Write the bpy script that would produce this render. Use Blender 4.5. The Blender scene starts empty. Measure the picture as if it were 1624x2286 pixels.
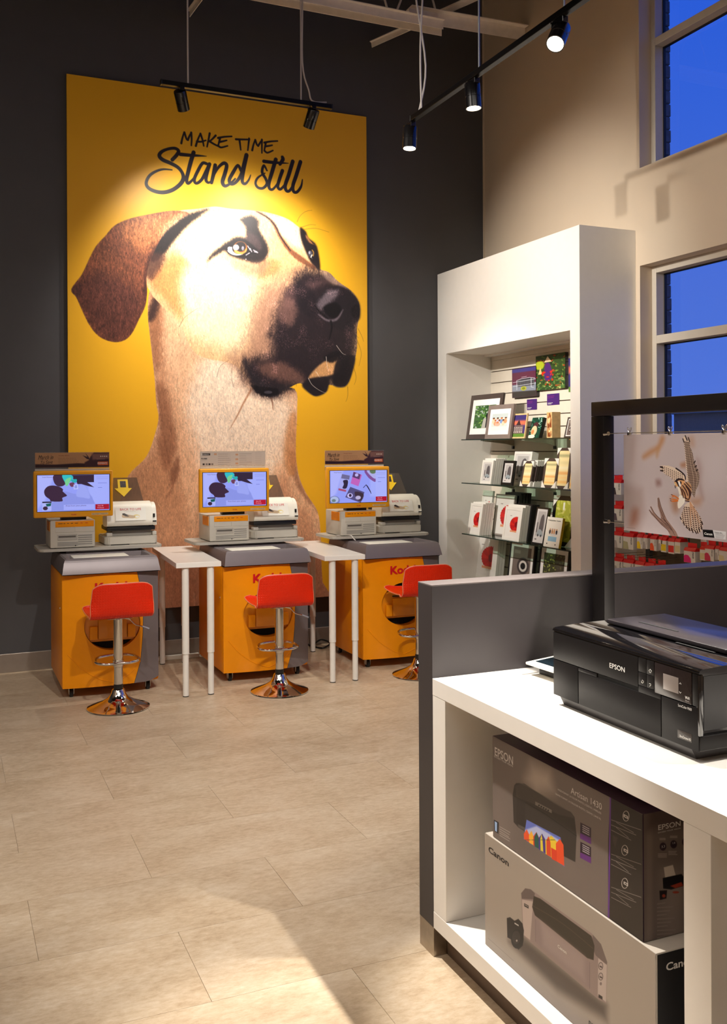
import bpy, bmesh, math, random
import numpy as np
from mathutils import Vector, Matrix
random.seed(7); rng = np.random.RandomState(7)
SC = bpy.context.scene; COL = SC.collection
PI = math.pi
# ------------------------------------------------------------------ camera (fitted to the photograph's vanishing points)
FPX, YAW, ROLL, CY, CAMZ = 2153.33, 0.4104887, -0.00492514, 997.27, 1.67
Fw = np.array([math.sin(YAW), math.cos(YAW), 0.0]); Rt = np.array([math.cos(YAW), -math.sin(YAW), 0.0]); Up = np.array([0, 0, 1.0])
R2 = Rt*math.cos(ROLL)+Up*math.sin(ROLL); U2 = Up*math.cos(ROLL)-Rt*math.sin(ROLL)
cam = bpy.data.cameras.new('camera'); camo = bpy.data.objects.new('camera', cam); COL.objects.link(camo)
cam.sensor_fit = 'HORIZONTAL'; cam.sensor_width = 36.0; cam.lens = FPX/1624*36; cam.shift_y = -(1143-CY)/1624
cam.clip_start = 0.05; cam.clip_end = 300
camo.matrix_world = Matrix(((R2[0], U2[0], -Fw[0], 0), (R2[1], U2[1], -Fw[1], 0), (R2[2], U2[2], -Fw[2], CAMZ), (0, 0, 0, 1)))
SC.camera = camo

def px(u, v, X=None, Y=None, Z=None):
    """point seen at pixel (u, v) of the 1624x2286 frame on the plane X, Y or Z = const"""
    d = Fw + R2*(u-812)/FPX - U2*(v-CY)/FPX
    t = X/d[0] if X is not None else (Y/d[1] if Y is not None else (Z-CAMZ)/d[2])
    return Vector((d[0]*t, d[1]*t, CAMZ+d[2]*t))

# ------------------------------------------------------------------ world: clear dusk sky
def lin(c):
    return tuple(((x/12.92) if x <= 0.04045 else ((x+0.055)/1.055)**2.4) for x in c)
def rgb(r, g, b): return lin((r/255, g/255, b/255))
W = bpy.data.worlds.new('dusk_sky'); SC.world = W; W.use_nodes = True
nt = W.node_tree; nt.nodes.clear()
o_ = nt.nodes.new('ShaderNodeOutputWorld'); b_ = nt.nodes.new('ShaderNodeBackground')
tc = nt.nodes.new('ShaderNodeTexCoord'); sp = nt.nodes.new('ShaderNodeSeparateXYZ'); cr = nt.nodes.new('ShaderNodeValToRGB')
nt.links.new(tc.outputs['Generated'], sp.inputs[0]); nt.links.new(sp.outputs['Z'], cr.inputs[0])
nt.links.new(cr.outputs[0], b_.inputs[0]); nt.links.new(b_.outputs[0], o_.inputs[0])
el = cr.color_ramp.elements
el[0].position = 0.0; el[0].color = (*rgb(92, 128, 226), 1); el[1].position = 1.0; el[1].color = (*rgb(28, 60, 180), 1)
e = el.new(0.12); e.color = (*rgb(80, 120, 222), 1); e = el.new(0.40); e.color = (*rgb(50, 102, 226), 1)
b_.inputs['Strength'].default_value = 1.0
SC.view_settings.view_transform = 'Standard'; SC.view_settings.look = 'None'
SC.view_settings.gamma = 1.0; SC.view_settings.use_curve_mapping = False; SC.view_settings.exposure = 0.0
SC.cycles.max_bounces = 7; SC.cycles.diffuse_bounces = 4; SC.cycles.glossy_bounces = 4; SC.cycles.transmission_bounces = 4; SC.cycles.transparent_max_bounces = 12

# ------------------------------------------------------------------ unseen fill lights at ceiling height, added for the shop's ambient light
WARM = (1.0, 0.93, 0.85)
def area_light(name, loc, size, power, color=WARM, rot=(0, 0, 0)):
    l = bpy.data.lights.new(name, 'AREA'); l.shape = 'RECTANGLE'; l.size, l.size_y = size; l.energy = power; l.color = color
    o = bpy.data.objects.new(name, l); o.location = loc; o.rotation_euler = rot; COL.objects.link(o); return o
area_light('ceiling_fill_light', (-0.6, 0.2, 5.2), (2.4, 1.2), 44)
area_light('ceiling_fill_light', (2.4, -0.2, 5.2), (2.4, 1.2), 34)
area_light('ceiling_fill_light', (-2.4, 2.6, 5.2), (1.2, 2.4), 52)
def spot(name, loc, aim, power, cone=40, blend=0.5, color=(1.0, 0.94, 0.85), radius=0.035):
    l = bpy.data.lights.new(name, 'SPOT'); l.energy = power; l.spot_size = math.radians(cone); l.spot_blend = blend
    l.color = color; l.shadow_soft_size = radius
    o = bpy.data.objects.new(name, l); o.location = loc
    o.rotation_euler = (Vector(aim)-Vector(loc)).to_track_quat('-Z', 'Y').to_euler(); COL.objects.link(o); return o
# unseen spots, some on the long rail, others added to brighten what they aim at
spot('unseen_spot_light', (-0.7, 5.2, 3.90), (4.06, 6.3, 2.80), 1000, 36, 1.0)
spot('unseen_spot_light', (1.25, 2.9, 3.70), (1.6, 4.9, 0.0), 225, 70, 0.35)
spot('unseen_spot_light', (0.2, 2.6, 3.70), (0.9, 5.2, 0.0), 140, 50, 0.35)
spot('unseen_spot_light', (0.9, 2.9, 3.70), (2.3, 6.6, 0.5), 210, 36, 0.6)  # added to lift the kiosk fronts
spot('unseen_spot_light', (2.6, 2.3, 3.60), (1.62, 1.95, 0.9), 700, 40, 0.4)
spot('unseen_spot_light', (0.7, 3.5, 3.80), (1.60, 2.45, 0.9), 900, 26, 0.5)  # added to brighten the counter top from the left
spot('unseen_spot_light', (-0.4, 2.2, 3.70), (2.1, 2.25, 1.62), 230, 14, 0.6)  # added to brighten the bird photograph
spot('unseen_spot_light', (2.6, 1.3, 3.60), (1.75, 1.9, 0.9), 420, 42, 0.4)
spot('unseen_spot_light', (-0.7, 5.8, 3.90), (4.2, 6.7, 1.6), 900, 24, 0.8)  # added from the left to light the alcove shelves
spot('unseen_spot_light', (-0.9, 4.4, 3.70), (4.5, 5.2, 2.8), 430, 42, 1.0)  # added from the left to light the beige window wall
spot('unseen_spot_light', (-0.8, 1.8, 3.70), (1.5, 2.1, 0.5), 40, 18, 0.8)

# ------------------------------------------------------------------ materials
MATS = {}
def mat(name, c, rough=0.5, metal=0.0, spec=0.5, var=0.04, scale=18.0, bump=0.0, bscale=60.0, emit=None, estr=0.0, coat=0.0, alpha=None):
    if name in MATS: return MATS[name]
    m = bpy.data.materials.new(name); m.use_nodes = True; t = m.node_tree; bs = t.nodes['Principled BSDF']
    base = rgb(*c)
    if var > 0:
        n = t.nodes.new('ShaderNodeTexNoise'); n.inputs['Scale'].default_value = scale; n.inputs['Detail'].default_value = 4
        co = t.nodes.new('ShaderNodeTexCoord'); t.links.new(co.outputs['Object'], n.inputs['Vector'])
        r = t.nodes.new('ShaderNodeValToRGB'); t.links.new(n.outputs[0], r.inputs[0])
        r.color_ramp.elements[0].position = 0.3; r.color_ramp.elements[1].position = 0.7
        r.color_ramp.elements[0].color = (*[x*(1-var) for x in base], 1); r.color_ramp.elements[1].color = (*[min(1, x*(1+var)) for x in base], 1)
        t.links.new(r.outputs[0], bs.inputs['Base Color'])
    else: bs.inputs['Base Color'].default_value = (*base, 1)
    bs.inputs['Roughness'].default_value = rough; bs.inputs['Metallic'].default_value = metal
    bs.inputs['Specular IOR Level'].default_value = spec; bs.inputs['Coat Weight'].default_value = coat
    bs.inputs['Coat Roughness'].default_value = 0.08
    if bump > 0:
        n2 = t.nodes.new('ShaderNodeTexNoise'); n2.inputs['Scale'].default_value = bscale
        co = t.nodes.new('ShaderNodeTexCoord'); t.links.new(co.outputs['Object'], n2.inputs['Vector'])
        bp = t.nodes.new('ShaderNodeBump'); bp.inputs['Strength'].default_value = bump; bp.inputs['Distance'].default_value = 0.003
        t.links.new(n2.outputs[0], bp.inputs['Height']); t.links.new(bp.outputs[0], bs.inputs['Normal'])
    if emit is not None:
        bs.inputs['Emission Color'].default_value = (*rgb(*emit), 1); bs.inputs['Emission Strength'].default_value = estr
    MATS[name] = m; return m
def glass(name, tint=(235, 245, 240), rough=0.0, opac=0.0, opc=(200, 200, 195), ior=1.45):
    m = bpy.data.materials.new(name); m.use_nodes = True; t = m.node_tree; t.nodes.clear()
    o = t.nodes.new('ShaderNodeOutputMaterial'); tr = t.nodes.new('ShaderNodeBsdfTransparent'); tr.inputs[0].default_value = (*rgb(*tint), 1)
    gl = t.nodes.new('ShaderNodeBsdfGlossy'); gl.inputs['Roughness'].default_value = rough
    fr = t.nodes.new('ShaderNodeFresnel'); fr.inputs[0].default_value = ior
    ge = t.nodes.new('ShaderNodeNewGeometry'); iv = t.nodes.new('ShaderNodeMath'); iv.operation = 'SUBTRACT'; iv.inputs[0].default_value = 1.0; t.links.new(ge.outputs['Backfacing'], iv.inputs[1])
    ml = t.nodes.new('ShaderNodeMath'); ml.operation = 'MULTIPLY'; t.links.new(iv.outputs[0], ml.inputs[0]); t.links.new(fr.outputs[0], ml.inputs[1])
    mx = t.nodes.new('ShaderNodeMixShader'); t.links.new(ml.outputs[0], mx.inputs[0])
    src = tr
    if opac > 0:
        df = t.nodes.new('ShaderNodeBsdfDiffuse'); df.inputs[0].default_value = (*rgb(*opc), 1)
        m2 = t.nodes.new('ShaderNodeMixShader'); m2.inputs[0].default_value = opac
        t.links.new(tr.outputs[0], m2.inputs[1]); t.links.new(df.outputs[0], m2.inputs[2]); src = m2
    t.links.new(src.outputs[0], mx.inputs[1]); t.links.new(gl.outputs[0], mx.inputs[2]); t.links.new(mx.outputs[0], o.inputs[0])
    MATS[name] = m; return m
M_WHITE = mat('white_laminate', (234, 229, 222), 0.28, var=0.01, coat=0.15)
M_WHITEP = mat('white_paint', (238, 234, 228), 0.5, var=0.01)
M_FRAMEW = mat('frame_white', (228, 224, 216), 0.4, var=0.02)
M_BLACK = mat('black_plastic', (18, 17, 18), 0.4, var=0.05)
M_BLACKM = mat('black_metal', (24, 20, 20), 0.42, metal=0.3, var=0.05)
M_SHADOWBLK = mat('shadow_black', (8, 8, 8), 0.9, var=0)  # flat black standing in for shade inside slots, gaps and grooves
M_CHROME = mat('chrome', (222, 220, 216), 0.06, metal=1.0, var=0.0)
M_STEEL = mat('brushed_steel', (178, 168, 156), 0.32, metal=1.0, var=0.08, scale=40)
M_YEL = mat('kiosk_yellow', (238, 146, 2), 0.36, var=0.02, spec=0.3)
M_YELD = mat('amber_plastic', (222, 138, 12), 0.3, var=0.04, coat=0.2)
M_MONY = mat('monitor_yellow', (240, 164, 14), 0.3, var=0.02, coat=0.2)
M_SILV = mat('silver_plastic', (122, 113, 115), 0.38, metal=0.35, var=0.02)
M_PCG = mat('putty_plastic', (196, 190, 178), 0.45, var=0.02)
M_PCG2 = mat('grey_putty_plastic', (170, 164, 154), 0.5, var=0.02)
M_CREAM = mat('cream_plastic', (236, 232, 218), 0.35, var=0.01)
M_SEAT = mat('red_seat', (218, 40, 6), 0.34, var=0.02, spec=0.3)
M_GREYP = mat('grey_partition', (56, 51, 52), 0.45, var=0.02)
M_GREYT = mat('grey_partition_top', (112, 103, 101), 0.4, var=0.02)
M_DKFRAME = mat('dark_brown_frame', (70, 58, 54), 0.4, var=0.06)
M_TAUPE = mat('taupe_frame', (126, 112, 106), 0.4, var=0.06)
M_WOOD = mat('pale_wood', (214, 180, 128), 0.5, var=0.12, scale=30)
M_RED = mat('pack_red', (214, 20, 18), 0.4, var=0.03)
M_CARD = mat('pack_white', (222, 216, 206), 0.45, var=0.02)
M_INKBLK = mat('ink_black', (22, 20, 22), 0.5, var=0)
M_LETW = mat('letter_white', (235, 232, 226), 0.5, var=0)
M_LETR = mat('letter_red', (200, 18, 28), 0.4, var=0)
M_LETD = mat('letter_dark', (28, 24, 26), 0.5, var=0)
M_LETG = mat('letter_grey', (205, 198, 192), 0.5, var=0)
M_PURP = mat('purple_print', (70, 34, 110), 0.4, var=0.05)
M_GLASS = glass('window_glass', (242, 246, 252))
M_SHELFG = glass('shelf_glass', (206, 226, 216), ior=1.5)
M_GLEDGE = mat('glass_edge', (30, 44, 40), 0.15, var=0)
M_ACRYL = glass('clear_acrylic', (240, 240, 238), opac=0.12)
M_TRAYCL = glass('smoked_acrylic', (205, 200, 192), opac=0.16, opc=(150, 140, 130))

# ------------------------------------------------------------------ mesh helpers
def obj(name, bm, m=None, parent=None, smooth=False, loc=None):
    me = bpy.data.meshes.new(name); bmesh.ops.recalc_face_normals(bm, faces=bm.faces[:]) if smooth != 'keep' else None
    bm.to_mesh(me); bm.free()
    if m is not None:
        for q in (m if isinstance(m, (list, tuple)) else [m]): me.materials.append(q)
    if smooth:
        me.polygons.foreach_set('use_smooth', [True]*len(me.polygons))
        me.set_sharp_from_angle(angle=math.radians(38))
    o = bpy.data.objects.new(name, me); COL.objects.link(o)
    if parent is not None: o.parent = parent
    if loc is not None: o.location = loc
    return o
def thing(name, label, cat, loc=(0, 0, 0), rz=0.0, group=None):
    o = bpy.data.objects.new(name, None); COL.objects.link(o); o.location = loc; o.rotation_euler = (0, 0, rz)
    o.empty_display_size = 0.05
    o['label'] = label; o['category'] = cat
    if group: o['group'] = group
    return o
def tag(o, label, cat, group=None):
    o['label'] = label; o['category'] = cat
    if group: o['group'] = group
    return o
def struct(o): o['kind'] = 'structure'; return o
def BM(): return bmesh.new()
def add_box(bm, x0, x1, y0, y1, z0, z1, bev=0.0, seg=2, mi=0):
    r = bmesh.ops.create_cube(bm, size=1.0); vs = r['verts']
    for v in vs: v.co = Vector(((x0+x1)/2+v.co.x*(x1-x0), (y0+y1)/2+v.co.y*(y1-y0), (z0+z1)/2+v.co.z*(z1-z0)))
    fs = set(f for v in vs for f in v.link_faces)
    for f in fs: f.material_index = mi
    if bev > 0:
        es = list(set(e for v in vs for e in v.link_edges))
        bmesh.ops.bevel(bm, geom=es, offset=bev, segments=seg, affect='EDGES', profile=0.5)
    return vs
def bx(x0, x1, y0, y1, z0, z1, bev=0.0, seg=2):
    bm = BM(); add_box(bm, x0, x1, y0, y1, z0, z1, bev, seg); return bm
def add_cyl(bm, p0, p1, r0, r1=None, n=20, cap=True):
    p0 = Vector(p0); p1 = Vector(p1); r1 = r0 if r1 is None else r1
    q = (p1-p0).to_track_quat('Z', 'Y'); rings = []
    for p, r in ((p0, r0), (p1, r1)):
        rings.append([bm.verts.new(p+q @ Vector((r*math.cos(2*PI*i/n), r*math.sin(2*PI*i/n), 0))) for i in range(n)])
    for i in range(n): bm.faces.new((rings[0][i], rings[0][(i+1) % n], rings[1][(i+1) % n], rings[1][i]))
    if cap: bm.faces.new(rings[0][::-1]); bm.faces.new(rings[1])
def cyl(p0, p1, r0, r1=None, n=20):
    bm = BM(); add_cyl(bm, p0, p1, r0, r1, n); return bm
def add_lathe(bm, prof, n=40, c=(0, 0)):
    rings = []
    for r, z in prof:
        rings.append([bm.verts.new((c[0]+r*math.cos(2*PI*i/n), c[1]+r*math.sin(2*PI*i/n), z)) for i in range(n)])
    for a, b in zip(rings, rings[1:]):
        for i in range(n): bm.faces.new((a[i], a[(i+1) % n], b[(i+1) % n], b[i]))
    bm.faces.new(rings[0][::-1]); bm.faces.new(rings[-1])
def lathe(prof, n=40, c=(0, 0)):
    bm = BM(); add_lathe(bm, prof, n, c); return bm
def crom(pts, k=6, closed=False):
    P = [np.array(p, float) for p in pts]; out = []; n = len(P)
    rngi = range(n) if closed else range(n-1)
    for i in rngi:
        if closed: a, b, c, d = P[(i-1) % n], P[i], P[(i+1) % n], P[(i+2) % n]
        else: a, b, c, d = P[max(i-1, 0)], P[i], P[i+1], P[min(i+2, n-1)]
        for s in range(k):
            t = s/k; out.append(0.5*((2*b)+(-a+c)*t+(2*a-5*b+4*c-d)*t*t+(-a+3*b-3*c+d)*t**3))
    if not closed: out.append(P[-1])
    return out
def add_tube(bm, pts, r, n=8, k=5, closed=False, smooth=True):
    P = [Vector(p) for p in (crom(pts, k, closed) if smooth else pts)]; rings = []; N = len(P)
    up = Vector((0, 0, 1)); 
    d0 = (P[1]-P[0]).normalized(); ref = up if abs(d0.dot(up)) < 0.9 else Vector((1, 0, 0))
    u = d0.cross(ref).normalized()
    for i, p in enumerate(P):
        if closed: d = (P[(i+1) % N]-P[i-1]).normalized()
        else: d = (P[min(i+1, N-1)]-P[max(i-1, 0)]).normalized()
        u = (u-d*u.dot(d)).normalized(); v = d.cross(u)
        rings.append([bm.verts.new(p+(u*math.cos(2*PI*j/n)+v*math.sin(2*PI*j/n))*r) for j in range(n)])
    for i in range(N if closed else N-1):
        a = rings[i]; b = rings[(i+1) % N]
        for j in range(n): bm.faces.new((a[j], a[(j+1) % n], b[(j+1) % n], b[j]))
    if not closed: bm.faces.new(rings[0][::-1]); bm.faces.new(rings[-1])
def tube(pts, r, n=8, k=5, closed=False, smooth=True):
    bm = BM(); add_tube(bm, pts, r, n, k, closed, smooth); return bm
def add_prism(bm, poly, axis, a0, a1, mi=0):
    """poly: 2D points; axis 'X' -> (y,z), 'Y' -> (x,z), 'Z' -> (x,y); extruded from a0 to a1"""
    f = {'X': lambda p, a: (a, p[0], p[1]), 'Y': lambda p, a: (p[0], a, p[1]), 'Z': lambda p, a: (p[0], p[1], a)}[axis]
    A = [bm.verts.new(f(p, a0)) for p in poly]; B = [bm.verts.new(f(p, a1)) for p in poly]; n = len(poly)
    fs = [bm.faces.new(A), bm.faces.new(B[::-1])]+[bm.faces.new((A[i], A[(i+1) % n], B[(i+1) % n], B[i])) for i in range(n)]
    for q in fs: q.material_index = mi
def prism(poly, axis, a0, a1, bev=0.0):
    bm = BM(); add_prism(bm, poly, axis, a0, a1)
    if bev > 0: bmesh.ops.bevel(bm, geom=bm.edges[:], offset=bev, segments=2, affect='EDGES')
    return bm
def quad(name, p00, p10, p11, p01, m, parent=None):
    """one flat printed face with uv 0..1 (corners: lower-left, lower-right, upper-right, upper-left)"""
    me = bpy.data.meshes.new(name); me.from_pydata([tuple(p) for p in (p00, p10, p11, p01)], [], [(0, 1, 2, 3)])
    uv = me.uv_layers.new(name='uv'); 
    for i, c in enumerate(((0, 0), (1, 0), (1, 1), (0, 1))): uv.data[i].uv = c
    me.materials.append(m); o = bpy.data.objects.new(name, me); COL.objects.link(o)
    if parent is not None: o.parent = parent
    return o
def text(s, origin, right, up, w, h, m, parent=None, name='lettering', bold=0.0, off=0.0006, shear=0.0, depth=0.0):
    """flat lettering fitted to a box of width w and height h whose lower-left corner is origin"""
    cu = bpy.data.curves.new(name, 'FONT'); cu.body = s; cu.offset = bold; cu.shear = shear; cu.resolution_u = 3; cu.extrude = depth
    ob = bpy.data.objects.new(name, cu); COL.objects.link(ob)
    dg = bpy.context.evaluated_depsgraph_get(); me = bpy.data.meshes.new_from_object(ob.evaluated_get(dg))
    bpy.data.objects.remove(ob); bpy.data.curves.remove(cu)
    co = np.zeros(len(me.vertices)*3); me.vertices.foreach_get('co', co); co = co.reshape(-1, 3)
    mn = co.min(0); mx = co.max(0)
    R = Vector(right).normalized(); U = Vector(up).normalized(); N = R.cross(U); O = Vector(origin)+N*off
    sx = w/(mx[0]-mn[0]); sy = h/(mx[1]-mn[1])
    out = np.array(O)[None]+np.outer((co[:, 0]-mn[0])*sx, np.array(R))+np.outer((co[:, 1]-mn[1])*sy, np.array(U))+np.outer(co[:, 2], np.array(N))
    me.vertices.foreach_set('co', out.ravel()); me.materials.clear(); me.materials.append(m); me.update(); me.name = name
    o = bpy.data.objects.new(name, me); COL.objects.link(o)
    if parent is not None: o.parent = parent
    return o

# ------------------------------------------------------------------ painting of flat prints (made here, nothing loaded)
class Pic:
    """colour canvas in sRGB; T maps drawing coordinates to canvas pixels (y down)"""
    def __init__(s, w, h, bg=(1, 1, 1), T=None):
        s.w, s.h = int(w), int(h); s.a = np.zeros((s.h, s.w, 3), np.float32); s.a[:] = np.array(bg, np.float32)/255.0; s.T = T or (lambda p: p); s.fur = None; s.furk = 1.0
    def pts(s, P): return np.array([s.T(p) for p in P], float)
    def _grid(s, x0, x1, y0, y1, st):
        return np.meshgrid(np.arange(x0, x1, st)+st/2, np.arange(y0, y1, st)+st/2)
    def _bb(s, Q, pad):
        return max(0, int(Q[:, 0].min()-pad)), min(s.w, int(Q[:, 0].max()+pad)+1), max(0, int(Q[:, 1].min()-pad)), min(s.h, int(Q[:, 1].max()+pad)+1)
    def _blend(s, cov, x0, y0, col, op, mask):
        h, w = cov.shape; reg = s.a[y0:y0+h, x0:x0+w]
        if s.fur is not None and mask is not None: cov = np.clip(cov+s.fur[y0:y0+h, x0:x0+w]*s.furk*4*cov*(1-cov), 0, 1)
        a = (cov*op)[..., None]
        if mask is not None: a = a*mask[y0:y0+h, x0:x0+w, None]
        c = np.array(col, np.float32)/255.0 if not isinstance(col, np.ndarray) else col[y0:y0+h, x0:x0+w]
        s.a[y0:y0+h, x0:x0+w] = reg*(1-a)+c*a
    def cover(s, P, soft=1.2, smooth=0):
        Q = s.pts(P)
        if smooth: Q = np.array(crom(Q, smooth, True))
        x0, x1, y0, y1 = s._bb(Q, soft+1)
        if x1 <= x0 or y1 <= y0: return None
        st = 1 if soft < 6 else (2 if soft < 14 else 4)
        X, Y = s._grid(x0, x1, y0, y1, st); d = np.full(X.shape, 1e9); inside = np.zeros(X.shape, bool)
        n = len(Q)
        for i in range(n):
            ax, ay = Q[i]; bx_, by = Q[(i+1) % n]; ex, ey = bx_-ax, by-ay; L = ex*ex+ey*ey+1e-9
            t = np.clip(((X-ax)*ex+(Y-ay)*ey)/L, 0, 1); dd = (X-ax-t*ex)**2+(Y-ay-t*ey)**2; np.minimum(d, dd, out=d)
            c = ((ay > Y) != (by > Y)); 
            with np.errstate(divide='ignore', invalid='ignore'): xi = ax+(Y-ay)*ex/(ey if ey != 0 else 1e-9)
            inside ^= (c & (X < xi))
        sd = np.sqrt(d); sd[inside] *= -1; cov = np.clip(0.5-sd/soft, 0, 1)
        if soft > 3: cov = cov*cov*(3-2*cov)
        if st > 1:
            cov = np.repeat(np.repeat(cov, st, 0), st, 1)[:y1-y0, :x1-x0]
            k = st
            c2 = np.cumsum(np.pad(cov, ((k, k), (0, 0)), 'edge'), 0); cov = (c2[2*k-1:2*k-1+cov.shape[0]]-np.vstack([np.zeros((1, cov.shape[1])), c2])[0:cov.shape[0]])/(2*k)
            c2 = np.cumsum(np.pad(cov, ((0, 0), (k, k)), 'edge'), 1); cov = (c2[:, 2*k-1:2*k-1+cov.shape[1]]-np.hstack([np.zeros((cov.shape[0], 1)), c2])[:, 0:cov.shape[1]])/(2*k)
        return cov, x0, y0
    def poly(s, P, col, soft=1.2, op=1.0, smooth=0, mask=None):
        r = s.cover(P, soft, smooth)
        if r: s._blend(r[0], r[1], r[2], col, op, mask)
    def ell(s, cx, cy, rx, ry, col, soft=1.2, op=1.0, rot=0.0, mask=None):
        P = [(cx+rx*math.cos(a)*math.cos(rot)-ry*math.sin(a)*math.sin(rot), cy+rx*math.cos(a)*math.sin(rot)+ry*math.sin(a)*math.cos(rot)) for a in np.linspace(0, 2*PI, 21)[:-1]]
        s.poly(P, col, soft, op, 0, mask)
    def rect(s, x0, y0, x1, y1, col, soft=1.0, op=1.0): s.poly([(x0, y0), (x1, y0), (x1, y1), (x0, y1)], col, soft, op)
    def stroke(s, P, w, col, soft=1.2, op=1.0, smooth=5, mask=None):
        """w: one width or (start, ..., end), in canvas pixels"""
        Q = s.pts(P)
        if smooth and len(Q) > 2: Q = np.array(crom(Q, smooth))
        ws = np.interp(np.linspace(0, 1, len(Q)), np.linspace(0, 1, len(w)), w) if isinstance(w, (list, tuple)) else np.full(len(Q), float(w))
        x0, x1, y0, y1 = s._bb(Q, ws.max()/2+soft+1)
        if x1 <= x0 or y1 <= y0: return
        X, Y = s._grid(x0, x1, y0, y1, 1); d = np.full(X.shape, 1e9)
        for i in range(len(Q)-1):
            ax, ay = Q[i]; bx_, by = Q[i+1]; ex, ey = bx_-ax, by-ay; L = ex*ex+ey*ey+1e-9
            t = np.clip(((X-ax)*ex+(Y-ay)*ey)/L, 0, 1)
            np.minimum(d, np.sqrt((X-ax-t*ex)**2+(Y-ay-t*ey)**2)-(ws[i]+(ws[i+1]-ws[i])*t)/2, out=d)
        s._blend(np.clip(0.5-d/soft, 0, 1), x0, y0, col, op, mask)
    def lines(s, x0, y0, x1, n, dy, col, w=1.0, op=0.8, ragged=0.25):
        """a block of small print too fine to read"""
        for i in range(n):
            xe = x1-(x1-x0)*ragged*rng.rand(); x = x0
            while x < xe:
                l = (x1-x0)*(0.05+0.12*rng.rand()); s.stroke([(x, y0+i*dy), (min(x+l, xe), y0+i*dy)], w, col, 1.0, op, 0); x += l+(x1-x0)*0.03
    def add(s, f, mask=None):
        v = f[..., None] if f.ndim == 2 else f
        s.a = np.clip(s.a*(1+(v if mask is None else v*mask[..., None])), 0, 1)
def vnoise(h, w, cx, cy, seed=0):
    """smooth value noise with cells of cx by cy pixels"""
    r = np.random.RandomState(seed); gh, gw = int(h/cy)+3, int(w/cx)+3; g = r.rand(gh, gw)
    y = np.arange(h)/cy; x = np.arange(w)/cx; yi = y.astype(int); xi = x.astype(int)
    fy = (y-yi); fx = (x-xi); fy = fy*fy*(3-2*fy); fx = fx*fx*(3-2*fx)
    a = g[yi][:, xi]; b = g[yi][:, xi+1]; c = g[yi+1][:, xi]; d = g[yi+1][:, xi+1]
    return (a*(1-fx)+b*fx)*(1-fy)[:, None]+(c*(1-fx)+d*fx)*fy[:, None]-0.5
def print_mat(name, pic, rough=0.35, spec=0.4, emit=0.0, coat=0.0):
    im = bpy.data.images.new(name, pic.w, pic.h, alpha=False); a = np.ones((pic.h, pic.w, 4), np.float32)
    a[..., :3] = pic.a[::-1]; im.pixels.foreach_set(a.ravel()); im.update(); im.pack()
    m = bpy.data.materials.new(name); m.use_nodes = True; t = m.node_tree; bs = t.nodes['Principled BSDF']
    n = t.nodes.new('ShaderNodeTexImage'); n.image = im; n.extension = 'EXTEND'; uv = t.nodes.new('ShaderNodeUVMap'); uv.uv_map = 'uv'
    t.links.new(uv.outputs[0], n.inputs[0]); bs.inputs['Roughness'].default_value = rough; bs.inputs['Specular IOR Level'].default_value = spec
    bs.inputs['Coat Weight'].default_value = coat
    if emit > 0:
        bs.inputs['Base Color'].default_value = (0.01, 0.01, 0.012, 1)
        t.links.new(n.outputs[0], bs.inputs['Emission Color']); bs.inputs['Emission Strength'].default_value = emit
    else: t.links.new(n.outputs[0], bs.inputs['Base Color'])
    return m
def planeT(axis, val, a0, a1, z0, z1, w, h, pre=None):
    """frame pixel -> canvas pixel for a canvas lying on a plane; a0/a1: plane coordinate at canvas left/right"""
    def T(p):
        if pre: p = pre(p)
        q = px(p[0], p[1], X=val) if axis == 'X' else px(p[0], p[1], Y=val)
        a = q.y if axis == 'X' else q.x
        return ((a-a0)/(a1-a0)*w, (z1-q.z)/(z1-z0)*h)
    return T
def zm(x0, y0, s): return lambda p: (x0+p[0]/s, y0+p[1]/s)
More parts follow.
